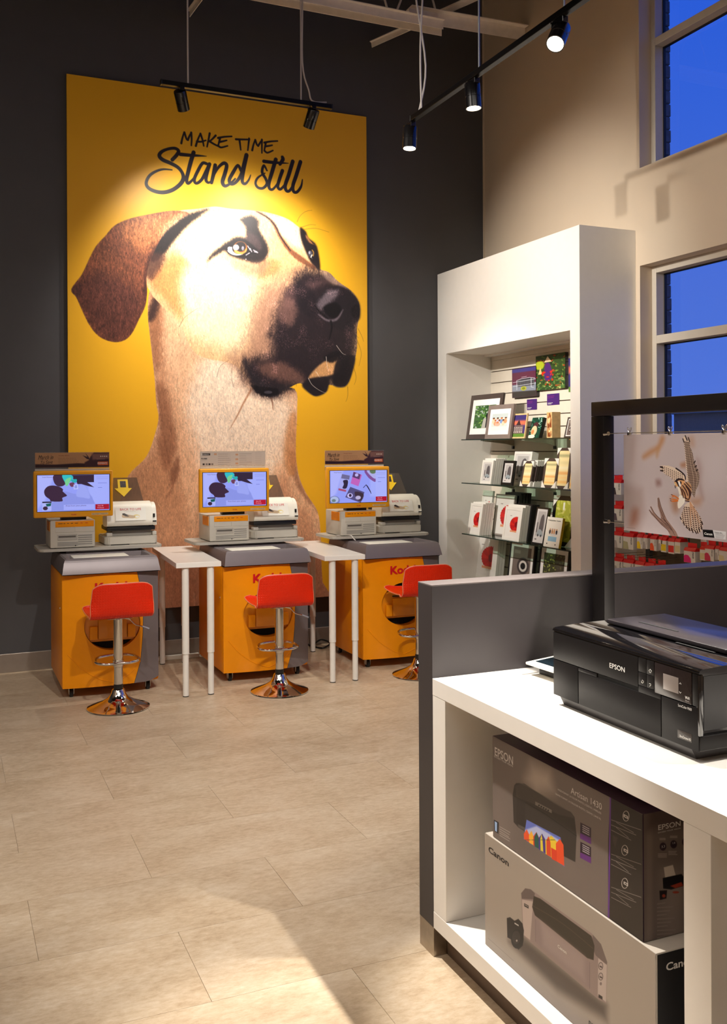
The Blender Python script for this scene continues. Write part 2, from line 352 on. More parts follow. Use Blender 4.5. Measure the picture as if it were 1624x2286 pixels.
# ================================================================== THE SETTING
YA, XB = 7.66, 4.55
XL, YB, ZC = -3.6, -3.2, 6.1
def floor_mat(base):
    m = bpy.data.materials.new('vinyl_tile'); m.use_nodes = True; t = m.node_tree; bs = t.nodes['Principled BSDF']; L = t.links.new
    g = t.nodes.new('ShaderNodeNewGeometry'); oi = t.nodes.new('ShaderNodeObjectInfo')
    mp = t.nodes.new('ShaderNodeMapping'); mp.inputs['Scale'].default_value = (1.0, 2.0, 1.0); L(g.outputs['Position'], mp.inputs[0])
    ad = t.nodes.new('ShaderNodeVectorMath'); ad.operation = 'ADD'; L(mp.outputs[0], ad.inputs[0])
    sc = t.nodes.new('ShaderNodeVectorMath'); sc.operation = 'SCALE'; cb = t.nodes.new('ShaderNodeCombineXYZ')
    for i in range(3): L(oi.outputs['Random'], cb.inputs[i])
    L(cb.outputs[0], sc.inputs[0]); sc.inputs['Scale'].default_value = 7.0; L(sc.outputs[0], ad.inputs[1])
    n1 = t.nodes.new('ShaderNodeTexNoise'); n1.inputs['Scale'].default_value = 3.2; n1.inputs['Detail'].default_value = 8; n1.inputs['Roughness'].default_value = 0.62; L(ad.outputs[0], n1.inputs['Vector'])
    n2 = t.nodes.new('ShaderNodeTexNoise'); n2.inputs['Scale'].default_value = 26; n2.inputs['Detail'].default_value = 6; n2.inputs['Roughness'].default_value = 0.7; L(ad.outputs[0], n2.inputs['Vector'])
    mx = t.nodes.new('ShaderNodeMath'); mx.operation = 'MULTIPLY_ADD'; L(n2.outputs[0], mx.inputs[0]); mx.inputs[1].default_value = 0.55; 
    m3 = t.nodes.new('ShaderNodeMath'); m3.operation = 'MULTIPLY'; L(n1.outputs[0], m3.inputs[0]); m3.inputs[1].default_value = 0.45; L(m3.outputs[0], mx.inputs[2])
    r = t.nodes.new('ShaderNodeValToRGB'); L(mx.outputs[0], r.inputs[0]); el = r.color_ramp.elements
    el[0].position = 0.34; el[0].color = (*rgb(172, 148, 120), 1); el[1].position = 0.66; el[1].color = (*rgb(212, 195, 172), 1)
    e = el.new(0.5); e.color = (*rgb(*base), 1)
    hv = t.nodes.new('ShaderNodeHueSaturation'); L(r.outputs[0], hv.inputs['Color'])
    mr = t.nodes.new('ShaderNodeMapRange'); mr.inputs['To Min'].default_value = 0.965; mr.inputs['To Max'].default_value = 1.03; L(oi.outputs['Random'], mr.inputs[0]); L(mr.outputs[0], hv.inputs['Value'])
    L(hv.outputs[0], bs.inputs['Base Color']); bs.inputs['Roughness'].default_value = 0.42; bs.inputs['Specular IOR Level'].default_value = 0.35
    bp = t.nodes.new('ShaderNodeBump'); bp.inputs['Strength'].default_value = 0.12; bp.inputs['Distance'].default_value = 0.002; L(n2.outputs[0], bp.inputs['Height']); L(bp.outputs[0], bs.inputs['Normal'])
    return m
MF = floor_mat((196, 175, 148))
floor = struct(obj('floor', bx(XL, XB, YB, YA, -0.12, -0.002), mat('tile_joint', (164, 142, 118), 0.7)))
TX, TY = 0.9144, 0.4572
tme = None
ys = []
y = 4.222
while y > YB: y -= TY
row = 0
while y < YA:
    ya, yb = max(y, YB), min(y+TY, YA); k = round((y-4.222)/TY)
    x = 1.19+(k % 2)*TX/2
    while x > XL: x -= TX
    while x < XB:
        xa, xb = max(x, XL), min(x+TX, XB); full = (xb-xa > TX-1e-6 and yb-ya > TY-1e-6)
        if xb-xa > 0.02 and yb-ya > 0.02:
            if full and tme is not None:
                o = bpy.data.objects.new('floor_tile', tme); COL.objects.link(o); o.parent = floor; o.location = ((xa+xb)/2, (ya+yb)/2, 0)
            else:
                w2, d2 = (xb-xa)/2-0.0006, (yb-ya)/2-0.0006
                o = obj('floor_tile', bx(-w2, w2, -d2, d2, -0.002, 0.0002, 0.0001, 1), MF, floor, loc=((xa+xb)/2, (ya+yb)/2, 0))
                if full: tme = o.data
        x += TX
    y += TY
M_CHAR = mat('charcoal_wall_paint', (74, 73, 76), 0.55, var=0.03, scale=6, bump=0.05, bscale=200)
M_BEIGE = mat('beige_wall_paint', (206, 188, 166), 0.7, var=0.015, scale=3, bump=0.04, bscale=250)
struct(obj('wall_back', bx(XL-0.15, XB+0.35, YA, YA+0.15, -0.12, ZC), M_CHAR))
bb = struct(obj('baseboard_back', bx(XL, 4.06, YA-0.014, YA, 0, 0.14, 0.003), mat('taupe_baseboard', (150, 138, 128), 0.35, metal=0.4, var=0.04)))
struct(obj('wall_left', bx(XL-0.15, XL, YB-0.15, YA+0.15, -0.12, ZC), M_BEIGE))
struct(obj('wall_front', bx(XL-0.15, XB+0.35, YB-0.15, YB, -0.12, ZC), M_BEIGE))
# window wall, with its openings
WZ = [(1.50, 2.947), (3.642, 5.75)]; WY0, WY1 = 1.2, 5.506; WT = 0.20
wb = BM()
add_box(wb, XB, XB+WT, WY1, YA, -0.12, ZC); add_box(wb, XB, XB+WT, YB, WY0, -0.12, ZC)
for z0, z1 in ((-0.12, WZ[0][0]), (WZ[0][1], WZ[1][0]), (WZ[1][1], ZC)): add_box(wb, XB, XB+WT, WY0, WY1, z0, z1)
wr = obj('wall_right', wb, M_BEIGE); struct(wr)
M_ALU = mat('window_frame_paint', (196, 186, 172), 0.4, var=0.02)
def window(nm, z0, z1, mull):
    w = bpy.data.objects.new(nm, None); COL.objects.link(w); w.location = (XB+0.12, (WY0+WY1)/2, z0); w['kind'] = 'structure'; w['label'] = 'tall shop window with cream frame and dusk sky behind'
    def rel(b): 
        for v in b.verts: v.co -= Vector(w.location)
        return b
    xf0, xf1 = XB+0.105, XB+0.197
    obj('window_frame', rel(bx(xf0, xf1, WY1-0.045, WY1, z0, z1, 0.003)), M_ALU, w)
    obj('window_frame', rel(bx(xf0, xf1, WY0, WY0+0.045, z0, z1, 0.003)), M_ALU, w)
    obj('window_frame', rel(bx(xf0, xf1, WY0+0.046, WY1-0.046, z0, z0+0.05, 0.003)), M_ALU, w)
    obj('window_frame', rel(bx(xf0, xf1, WY0+0.046, WY1-0.046, z1-0.05, z1, 0.003)), M_ALU, w)
    for m0, m1 in mull: obj('transom', rel(bx(xf0, xf1, WY0+0.046, WY1-0.046, m0, m1, 0.003)), M_ALU, w)
    for yy in (3.95, 2.45): 
        zz = [z0+0.051]+[q for a in mull for q in (a[0]-0.001, a[1]+0.001)]+[z1-0.051]
        for a, b in zip(zz[::2], zz[1::2]): obj('mullion', rel(bx(xf0, xf1, yy-0.03, yy+0.03, a, b, 0.003)), M_ALU, w)
    zz = [z0+0.05]+[q for a in mull for q in a]+[z1-0.05]
    yy = [WY0+0.045, 2.42, 2.48, 3.92, 3.98, WY1-0.045]
    for a, b in zip(zz[::2], zz[1::2]):
        for c, d in zip(yy[::2], yy[1::2]):
            obj('glass_pane', rel(bx(xf1-0.014, xf1-0.008, c, d, a, b)), M_GLASS, w)
            g = BM(); add_box(g, xf1-0.022, xf1-0.001, d-0.008, d-0.0005, a, b); add_box(g, xf1-0.022, xf1-0.001, c, d-0.0081, b-0.008, b-0.0005)
            obj('gasket', rel(g), M_INKBLK, w)
    return w
window('window_1', WZ[0][0], WZ[0][1], [(2.393, 2.452)])
window('window_2', WZ[1][0], WZ[1][1], [(4.515, 4.570)])
struct(obj('trim_1', bx(XB-0.012, XB-0.0005, YA-0.014, YA-0.0005, 3.2, ZC), M_BEIGE))
M_DECK = mat('dark_roof_deck', (46, 42, 42), 0.8, var=0.05)
struct(obj('ceiling', bx(XL-0.15, XB+WT, YB-0.15, YA+0.15, ZC, ZC+0.15), M_DECK))
# outside: rough stone pier beside the windows, a low dark building across the lot, asphalt
M_STONE = mat('grey_stone', (120, 124, 130), 0.8, var=0.25, scale=20, bump=0.4, bscale=30)
pier = bpy.data.objects.new('wall_outside', None); COL.objects.link(pier); pier.location = (XB+WT+0.02, 5.65, 0); pier['kind'] = 'structure'
for i in range(62):
    z = 0.0+i*0.095; dy = 0.006*random.random(); dxx = 0.01*random.random()
    obj('stone', bx(0, 0.14+dxx, -0.055+dy, 0.28, z, z+0.091, 0.006, 1), M_STONE, pier)
M_NB = mat('dark_neighbour_brick', (186, 146, 112), 0.8, var=0.06)
nb = thing('neighbouring_building', 'low dark brick building across the lot, seen through the lower window', 'building', (18.5, 14, 0))
obj('wall', bx(-1.5, 5, -12, 5.3, -0.2, 2.45), M_NB, nb); obj('cornice', bx(-1.65, 5.2, -12.2, 5.4, 2.45, 2.72, 0.02), mat('pale_cornice', (200, 180, 160), 0.6), nb)
for k in range(5): obj('window', bx(-1.52, -1.46, -9+k*2.8, -7.6+k*2.8, 0.9, 2.0), mat('dark_pane', (40, 44, 62), 0.2), nb)
struct(obj('ground_outside', bx(XB+WT, 60, -40, 60, -0.2, -0.12), mat('asphalt', (60, 60, 64), 0.9, var=0.1)))
# ================================================================== THE POSTER
PX0, PX1, PZ0, PZ1, PY = 0.868, 3.360, 0.401, 4.519, 7.625
PH = 1500; PW = int(PH*(PX1-PX0)/(PZ1-PZ0))
TP = planeT('Y', PY-0.015, PX0, PX1, PZ0, PZ1, PW, PH)
pc = Pic(PW, PH, (236, 176, 34), TP)
def withT(f):
    pc.T = lambda p: TP(f(p))
Z8 = zm(150, 440, 2.388); ZN = zm(280, 860, 3.5304); ZT = zm(300, 260, 4.06); ZE = zm(440, 480, 5.413); ZM = zm(520, 620, 5.2387)
CREAM, TAN, BRN, DBR, BLK = (232, 196, 150), (206, 150, 104), (150, 92, 56), (92, 56, 42), (24, 18, 21)
# silhouettes (drawn in photograph pixels)
HEAD = [(401, 469), (443, 465), (481, 460), (518, 465), (569, 469), (602, 474), (640, 486), (665, 503), (682, 520), (694, 536), (707, 553), (711, 578), (715, 599), (736, 607), (757, 628), (786, 649), (803, 674), (805, 702), (799, 733), (799, 775), (791, 817), (782, 850), (766, 865), (736, 859), (730, 875), (707, 884), (690, 875), (673, 855), (644, 867), (623, 880), (594, 884), (569, 867), (550, 842), (520, 812), (440, 790), (400, 720), (330, 640), (330, 530), (370, 480)]
NECK = [(352, 640), (335, 650), (331, 700), (337, 760), (346, 842), (350, 900), (355, 931), (348, 965), (328, 1019), (286, 1064), (266, 1130), (258, 1200), (252, 1300), (250, 1380), (740, 1380), (722, 1300), (718, 1200), (711, 1143), (685, 1101), (668, 1058), (662, 1002), (665, 917), (659, 868), (600, 860), (540, 780), (430, 640), (390, 600)]
pc.T = TP
hm = np.zeros((PH, PW), np.float32)
for P in (HEAD, NECK):
    cov, x0, y0 = pc.cover(P, 2.0, 4); hm[y0:y0+cov.shape[0], x0:x0+cov.shape[1]] = np.maximum(hm[y0:y0+cov.shape[0], x0:x0+cov.shape[1]], cov)
pc.furk = 0.7; pc.fur = sum(vnoise(PH, PW, cx, cy, sd)*a for cx, cy, a, sd in ((1.6, 3.4, 0.6, 11), (3, 8, 0.5, 12), (14, 20, 0.5, 13)))
pc.poly(NECK, (226, 176, 138), 2.0, smooth=4)
def S(P, col, soft, op=1.0, m=True): pc.poly(P, col, soft, op, 4, hm if m else None)
# neck shading
S([(460, 800), (420, 900), (440, 1000), (470, 1060), (600, 1060), (650, 950), (640, 880), (560, 860), (520, 810)], (244, 216, 190), 70, 0.95)
S([(500, 820), (470, 900), (500, 1000), (560, 980), (560, 880)], (240, 214, 190), 40, 0.7)
S([(330, 640), (331, 700), (345, 850), (356, 950), (340, 1000), (270, 1090), (250, 1380), (440, 1380), (430, 1200), (400, 1050), (395, 950), (375, 850), (362, 740), (380, 660)], (190, 134, 98), 60, 0.9)
S([(348, 860), (356, 930), (352, 990), (370, 1050), (395, 1000), (385, 930), (368, 860)], (130, 80, 56), 20, 0.6)
S([(395, 1020), (380, 1060), (385, 1090), (372, 1110), (396, 1070), (402, 1030)], (110, 66, 48), 12, 0.6)
S([(640, 1060), (660, 1120), (700, 1160), (722, 1330), (650, 1340), (640, 1200), (600, 1120)], (190, 132, 98), 50, 0.7)
S([(660, 1010), (668, 1060), (685, 1101), (712, 1143), (700, 1130), (672, 1100), (655, 1060), (648, 1010)], (120, 74, 52), 14, 0.6)
S([(648, 930), (664, 930), (664, 1040), (645, 1060), (636, 1000)], (196, 130, 80), 18, 0.7)
S([(430, 1240), (500, 1230), (720, 1220), (730, 1390), (300, 1390), (300, 1230)], (166, 108, 82), 50, 0.6)
for P, w, c, o in (([(563, 868), (545, 900), (530, 930), (514, 958)], (7, 5, 4, 1), (166, 108, 74), 0.7), ([(606, 884), (610, 900), (611, 915)], (4, 3, 1), (130, 70, 44), 0.8), ([(352, 860), (362, 930), (372, 1000), (385, 1060)], (6, 10, 5, 2), (130, 84, 60), 0.4)):
    pc.stroke(P, w, c, 3, o)
withT(Z8)
S([(480, 480), (560, 540), (600, 620), (620, 720), (560, 760), (520, 640), (490, 560)], (226, 178, 136), 14, 0.7)
S([(478, 490), (440, 580), (425, 700), (450, 880), (500, 900), (500, 700), (500, 560)], (150, 98, 68), 34, 0.8)
S([(480, 500), (440, 590), (432, 660), (470, 640), (490, 560)], (50, 34, 34), 14, 0.9)
# head
pc.T = TP; pc.poly(HEAD, (226, 180, 132), 2.0, smooth=4); withT(Z8)
S([(700, 120), (900, 90), (960, 140), (900, 200), (780, 290), (720, 360), (620, 380), (560, 320), (600, 200)], (240, 208, 164), 60, 0.9)
S([(640, 380), (860, 340), (1000, 440), (1020, 560), (980, 720), (920, 820), (760, 780), (640, 700), (560, 560)], (244, 220, 178), 70, 0.95)
S([(440, 430), (560, 300), (640, 340), (600, 450), (620, 640), (560, 600), (480, 500)], (206, 130, 72), 40, 0.85)
S([(1050, 90), (1170, 110), (1240, 160), (1250, 260), (1200, 250), (1120, 160)], (240, 214, 186), 20, 0.8)
S([(1100, 180), (1240, 300), (1340, 390), (1250, 400), (1120, 440), (1060, 380), (1090, 300)], (216, 160, 112), 40, 0.9)
S([(1040, 330), (1130, 340), (1120, 400), (1020, 430)], (180, 104, 56), 20, 0.6)
# dark markings
S([(650, 90), (755, 60), (690, 112), (630, 165), (575, 225), (520, 300), (460, 345), (442, 300), (490, 220), (560, 150)], BLK, 12, 0.97)
S([(420, 340), (470, 300), (530, 310), (490, 390), (450, 440), (425, 420)], (70, 42, 36), 22, 0.85)
S([(925, 118), (960, 98), (990, 96), (1020, 122), (1024, 165), (1040, 200), (1066, 240), (1076, 290), (1050, 340), (1000, 350), (930, 330), (870, 310), (840, 285), (790, 310), (745, 345), (775, 300), (850, 240), (905, 208), (955, 215), (958, 180), (950, 150)], BLK, 13, 0.97)
S([(960, 190), (1000, 195), (1035, 240), (1030, 280), (990, 250), (955, 222)], (96, 70, 72), 14, 0.4)
S([(880, 330), (1000, 350), (1080, 330), (1060, 400), (980, 420), (900, 380)], (150, 112, 92), 26, 0.6)
S([(1245, 160), (1275, 180), (1290, 215), (1335, 260), (1352, 385), (1310, 355), (1280, 300), (1250, 220)], BLK, 8, 0.97, False)
S([(1275, 190), (1320, 230), (1330, 255), (1290, 235)], (170, 110, 66), 6, 0.9)
pc.stroke([(1010, 72), (1070, 105), (1110, 150), (1140, 210), (1190, 280), (1250, 330), (1320, 375)], (4, 8, 10, 9, 14, 18, 12), (110, 62, 40), 6, 0.85, mask=hm)
pc.stroke([(1015, 75), (1075, 110), (1115, 155), (1145, 215), (1195, 285)], (2, 4, 4, 4, 3), (44, 28, 28), 2, 0.9, mask=hm)
# eyes
S([(850, 282), (872, 240), (925, 222), (975, 240), (1020, 292), (975, 306), (935, 318), (880, 308)], (22, 17, 20), 5, 1.0)
pc.poly([(857, 283), (880, 262), (886, 285), (905, 300), (940, 304), (905, 309), (878, 303)], (176, 170, 172), 2, 1.0, 3)
pc.ell(924, 270, 21, 20, (70, 40, 22), 3); pc.T = TP
withT(ZE)
pc.ell(530, 392, 84, 78, (150, 84, 30), 4); pc.ell(532, 378, 66, 60, (26, 20, 22), 5)
S([(452, 430), (480, 458), (540, 470), (598, 440), (604, 400), (580, 440), (540, 450), (490, 430)], (222, 150, 70), 5, 0.9, False)
pc.ell(478, 388, 36, 34, (200, 200, 206), 3); pc.ell(560, 398, 16, 26, (120, 118, 130), 3)
pc.poly([(375, 402), (408, 378), (440, 440), (480, 466), (540, 474), (490, 486), (430, 466)], (180, 174, 178), 3, 1.0, 3)
for a, b in (((620, 370), (650, 420)), ((650, 400), (668, 440)), ((600, 480), (640, 455)), ((690, 420), (730, 440)), ((700, 440), (740, 450))): pc.stroke([a, b], 3, (190, 180, 190), 2, 0.8, 0)
pc.ell(598, 530, 6, 5, (220, 214, 220), 2)
pc.ell(1378, 462, 28, 34, (70, 66, 76), 4); pc.ell(1368, 450, 10, 20, (180, 180, 196), 4, 0.8); pc.stroke([(1398, 480), (1385, 505)], 3, (235, 225, 210), 2, 1.0, 0)
pc.stroke([(1400, 420), (1418, 450), (1412, 490)], 3, (190, 140, 60), 2, 0.8)
# muzzle
withT(Z8)
S([(1150, 440), (1040, 480), (980, 620), (960, 760), (880, 860), (930, 930), (960, 1000), (1200, 1040), (1400, 800), (1400, 500), (1280, 400)], (158, 116, 96), 90, 0.85)
S([(1250, 390), (1350, 392), (1450, 455), (1520, 505), (1562, 560), (1566, 625), (1552, 700), (1551, 800), (1532, 900), (1500, 990), (1400, 1005), (1385, 1042), (1330, 1062), (1255, 1000), (1180, 1025), (1130, 1055), (1060, 1062), (1000, 1022), (950, 960), (940, 890), (1010, 850), (1090, 830), (1085, 740), (1110, 640), (1150, 540), (1200, 460)], (32, 24, 28), 56, 0.98)
S([(942, 880), (1000, 1010), (1060, 1062), (1130, 1055), (1180, 1025), (1250, 1000), (1180, 1000), (1080, 1000), (990, 930), (960, 860)], (34, 28, 32), 16, 0.95)
S([(1030, 890), (1140, 880), (1240, 930), (1260, 980), (1160, 980), (1060, 950)], (122, 84, 72), 30, 0.7)
S([(1160, 520), (1230, 470), (1330, 440), (1400, 450), (1300, 500), (1220, 560), (1180, 620)], (92, 66, 66), 26, 0.6)
S([(1140, 560), (1200, 540), (1230, 600), (1200, 680), (1140, 660)], (130, 92, 82), 26, 0.6)
S([(1370, 395), (1450, 440), (1500, 490), (1440, 470), (1380, 430)], (150, 122, 112), 10, 0.7)
S([(1235, 440), (1330, 520), (1330, 640), (1250, 600), (1215, 500)], (26, 20, 24), 20, 0.8)
S([(1325, 575), (1350, 520), (1400, 482), (1450, 470), (1515, 500), (1560, 560), (1566, 628), (1552, 660), (1500, 700), (1440, 700), (1380, 655)], (30, 24, 28), 10, 0.97, False)
S([(1340, 560), (1390, 500), (1450, 490), (1440, 530), (1380, 580), (1350, 600)], (118, 104, 112), 16, 0.7)
S([(1370, 585), (1430, 560), (1465, 590), (1450, 640), (1400, 635)], (12, 8, 10), 8, 0.95)
pc.stroke([(1325, 578), (1350, 610), (1385, 640), (1410, 665)], (3, 5, 5, 3), (14, 10, 12), 2, 0.95)
pc.stroke([(1345, 625), (1390, 655), (1440, 650), (1475, 600)], (4, 7, 8, 3), (132, 118, 128), 5, 0.6)
pc.stroke([(1410, 660), (1415, 700), (1400, 760)], (6, 6, 2), (14, 10, 12), 4, 0.9)
S([(1520, 590), (1555, 570), (1564, 625), (1540, 650), (1525, 630)], (14, 9, 12), 6, 0.9)
S([(1290, 962), (1340, 900), (1400, 862), (1450, 850), (1460, 890), (1440, 935), (1380, 955), (1330, 970)], (206, 152, 98), 8, 0.95, False)
S([(1370, 850), (1440, 820), (1480, 840), (1440, 870), (1400, 880)], (20, 15, 18), 8, 0.95)
S([(1440, 870), (1500, 840), (1540, 860), (1505, 985), (1465, 1012), (1420, 990)], (24, 18, 22), 8, 0.95, False)
S([(1255, 1000), (1300, 965), (1390, 960), (1390, 1030), (1335, 1060), (1290, 1040)], (26, 20, 24), 8, 0.95, False)
S([(985, 1000), (1030, 1008), (1120, 1020), (1130, 1050), (1070, 1062), (1010, 1040)], (14, 11, 14), 6, 0.9)
pc.ell(1075, 1040, 22, 8, (70, 66, 74), 4, 0.8)
# ear
EAR = [(650, 88), (610, 72), (540, 72), (430, 92), (330, 115), (255, 150), (205, 205), (155, 260), (118, 330), (80, 410), (24, 490), (50, 532), (85, 610), (120, 680), (170, 740), (240, 770), (300, 765), (345, 728), (385, 650), (418, 580), (428, 500), (424, 430), (440, 350), (475, 270), (520, 190), (580, 125)]
S(EAR, (116, 66, 46), 3, 1.0, False)
cov, x0, y0 = pc.cover(EAR, 2.5, 4); em = np.zeros((PH, PW), np.float32); em[y0:y0+cov.shape[0], x0:x0+cov.shape[1]] = cov
def SE(P, col, soft, op): pc.poly(P, col, soft, op, 4, em)
SE([(330, 110), (560, 70), (620, 90), (540, 170), (470, 260), (380, 280), (300, 200)], (176, 108, 66), 50, 0.9)
SE([(30, 490), (120, 400), (260, 420), (400, 520), (380, 660), (300, 770), (180, 760), (80, 600)], (80, 44, 38), 60, 0.85)
SE([(24, 490), (80, 450), (70, 520), (50, 530)], (60, 34, 32), 12, 0.6)
SE([(430, 330), (480, 250), (600, 110), (650, 90), (610, 130), (520, 240), (460, 350), (435, 480), (420, 560), (405, 480)], (64, 36, 32), 12, 0.8)
SE([(520, 150), (600, 90), (640, 88), (560, 160), (500, 230)], (206, 150, 108), 12, 0.7)
em2 = np.maximum(hm, em)
# fur: fine directional grain, strongest on the ear and muzzle
g = sum(vnoise(PH, PW, cx, cy, sd)*a for cx, cy, a, sd in ((2.0, 5.0, 0.30, 1), (3.5, 11, 0.22, 2), (1.3, 1.6, 0.22, 3), (16, 22, 0.10, 4)))
fur = g*em2; pc.add(fur*0.5); pc.add(g*em*0.9)
mz = np.zeros((PH, PW), np.float32); cov, x0, y0 = pc.cover([(1100, 480), (1300, 420), (1500, 500), (1550, 700), (1500, 980), (1280, 940), (1100, 1040), (960, 960), (1050, 760)], 60, 3)
mz[y0:y0+cov.shape[0], x0:x0+cov.shape[1]] = cov; sk = np.clip(sum(vnoise(PH, PW, cx, cy, sd)*a for cx, cy, a, sd in ((1.8, 2.2, 1.0, 31), (30, 40, 1.2, 32)))-0.35, 0, 1)*mz*hm
pc.a = np.clip(pc.a+sk[..., None]*np.array((0.42, 0.30, 0.30), np.float32), 0, 1)
withT(Z8)
r = np.random.RandomState(5)
for i in range(2600):       # short hairs
    x, y = r.uniform(20, 1570), r.uniform(60, 1900); q = pc.T((x, y)); qi, qj = int(q[0]), int(q[1])
    if not (0 <= qi < PW and 0 <= qj < PH) or em2[qj, qi] < 0.5: continue
    base = pc.a[qj, qi]; k = r.choice([0.62, 1.4]); c = tuple(np.clip(base*k*255, 0, 255)); an = r.uniform(0.9, 1.9) if x < 700 else r.uniform(0.3, 1.6); l = r.uniform(8, 22)
    pc.stroke([(x, y), (x+l*math.cos(an), y+l*math.sin(an))], (1.4, 0.5), c, 1.0, 0.55, 0)
for P in ([(1230, 130), (1245, 100), (1275, 75), (1310, 68)], [(1270, 170), (1330, 165), (1400, 185)], [(1250, 160), (1300, 145), (1330, 148)], [(600, 690), (630, 640), (700, 590)], [(800, 960), (820, 900), (865, 870)], [(890, 1010), (880, 960), (885, 890)], [(1555, 700), (1575, 740), (1585, 770)], [(1550, 760), (1572, 830), (1560, 900)], [(1500, 1010), (1500, 1060), (1490, 1090)], [(1530, 900), (1545, 960), (1535, 1000)]):
    pc.stroke(P, (1.2, 0.8, 0.5), (60, 42, 36), 1.0, 0.7)
for P in ([(1290, 965), (1310, 1000), (1350, 1030), (1385, 1045)], [(1385, 850), (1390, 900), (1400, 930)], [(1440, 790), (1470, 830), (1490, 840)], [(1330, 930), (1350, 960)]): pc.stroke(P, (1.8, 1.4, 0.8), (225, 212, 200), 1.0, 0.8)
# lettering, brushed
withT(ZT); INK = (34, 26, 34)
MT = [[(430, 238), (440, 190), (456, 138)], [(458, 140), (478, 200), (492, 208)], [(490, 208), (505, 170), (522, 140)], [(520, 142), (524, 200), (521, 258)],
      [(562, 262), (580, 205), (604, 150)], [(604, 152), (622, 205), (634, 262)], [(572, 222), (610, 224), (652, 212)],
      [(688, 148), (676, 210), (664, 270)], [(742, 168), (712, 200), (684, 222)], [(686, 220), (735, 250), (792, 276)],
      [(782, 192), (772, 232), (764, 262)], [(764, 190), (820, 180), (888, 176)], [(780, 226), (810, 220), (842, 212)], [(764, 258), (790, 276), (850, 262)],
      [(926, 202), (990, 204), (1050, 204)], [(958, 206), (964, 250), (970, 298)], [(1046, 196), (1040, 250), (1034, 302)],
      [(1074, 302), (1086, 250), (1102, 206)], [(1102, 208), (1116, 250), (1128, 262)], [(1128, 262), (1148, 230), (1164, 206)], [(1162, 206), (1162, 260), (1162, 326)],
      [(1198, 232), (1190, 270), (1184, 306)], [(1184, 232), (1240, 222), (1304, 218)], [(1196, 266), (1226, 262), (1256, 256)], [(1186, 306), (1212, 324), (1262, 304)]]
k = PH/ (4.06*1190)  # canvas px per lettering-zoom px
for P in MT: pc.stroke(P, (20*k, 17*k, 14*k), INK, 1.2)
SS = [([(348, 388), (388, 345), (405, 308), (372, 284), (310, 290), (252, 315), (230, 352), (262, 388), (330, 418), (400, 458), (440, 510), (448, 562), (418, 612), (350, 662), (270, 684), (190, 674), (128, 640), (112, 592), (142, 532), (202, 492), (270, 474), (346, 480)], (26, 26, 22, 20, 26, 28, 26, 24, 30, 28, 28, 26, 22, 20, 16, 8)),
      ([(542, 322), (518, 400), (492, 500), (478, 570), (492, 602), (530, 572), (566, 522)], (30, 30, 28, 24, 18, 12)), ([(420, 338), (500, 346), (580, 350), (660, 356)], (26, 24, 16, 3)),
      ([(660, 424), (622, 420), (580, 490), (548, 566), (566, 602), (612, 572), (652, 500), (684, 432)], (22, 22, 24, 24, 20, 22, 24, 24)), ([(686, 428), (664, 500), (654, 570), (676, 596), (704, 580)], (28, 28, 24, 18, 10)),
      ([(738, 438), (722, 520), (704, 596)], (28, 28, 24)), ([(716, 548), (760, 466), (812, 420), (842, 440), (824, 520), (804, 590), (826, 626), (872, 606), (920, 560)], (14, 20, 26, 28, 30, 26, 18, 12)),
      ([(972, 488), (944, 440), (902, 500), (866, 572), (882, 610), (926, 592), (972, 526), (1000, 430), (1022, 346)], (22, 22, 26, 26, 20, 22, 26, 30, 32)), ([(1022, 350), (992, 500), (984, 586), (1010, 606), (1042, 572), (1060, 526)], (30, 28, 24, 20, 14, 6)),
      ([(1208, 486), (1180, 440), (1164, 500), (1196, 560), (1208, 606), (1172, 646), (1126, 640), (1104, 600), (1126, 550), (1190, 510)], (12, 18, 22, 22, 22, 20, 20, 18, 16, 8)),
      ([(1180, 402), (1260, 412), (1330, 416), (1404, 420)], (26, 24, 16, 4)), ([(1288, 386), (1254, 500), (1226, 600), (1232, 650), (1264, 654), (1310, 590), (1348, 490)], (30, 30, 26, 22, 18, 12, 22)),
      ([(1348, 488), (1320, 570), (1306, 630), (1328, 656), (1366, 620), (1390, 570)], (28, 26, 22, 18, 12)), ([(1348, 364), (1352, 386), (1326, 428)], (24, 30, 24)),
      ([(1442, 404), (1404, 530), (1374, 620), (1384, 668), (1414, 668), (1450, 610), (1466, 570)], (30, 30, 26, 22, 18, 12)), ([(1512, 408), (1474, 530), (1444, 622), (1450, 676), (1482, 680), (1518, 630), (1530, 568)], (30, 30, 26, 22, 20, 8))]
for P, w in SS: pc.stroke(P, tuple(q*k*1.28 for q in w), INK, 1.2)
po = thing('poster_panel', 'tall yellow poster panel of a dog head lettered MAKE TIME Stand still', 'poster', (PX0, PY, PZ0))
obj('backing_board', bx(0, PX1-PX0, 0, 0.03, 0, PZ1-PZ0), mat('poster_edge', (150, 120, 40), 0.5), po)
quad('printed_face', (0, -0.0008, 0), (PX1-PX0, -0.0008, 0), (PX1-PX0, -0.0008, PZ1-PZ0), (0, -0.0008, PZ1-PZ0), print_mat('dog_print', pc, 0.42, 0.35), po)

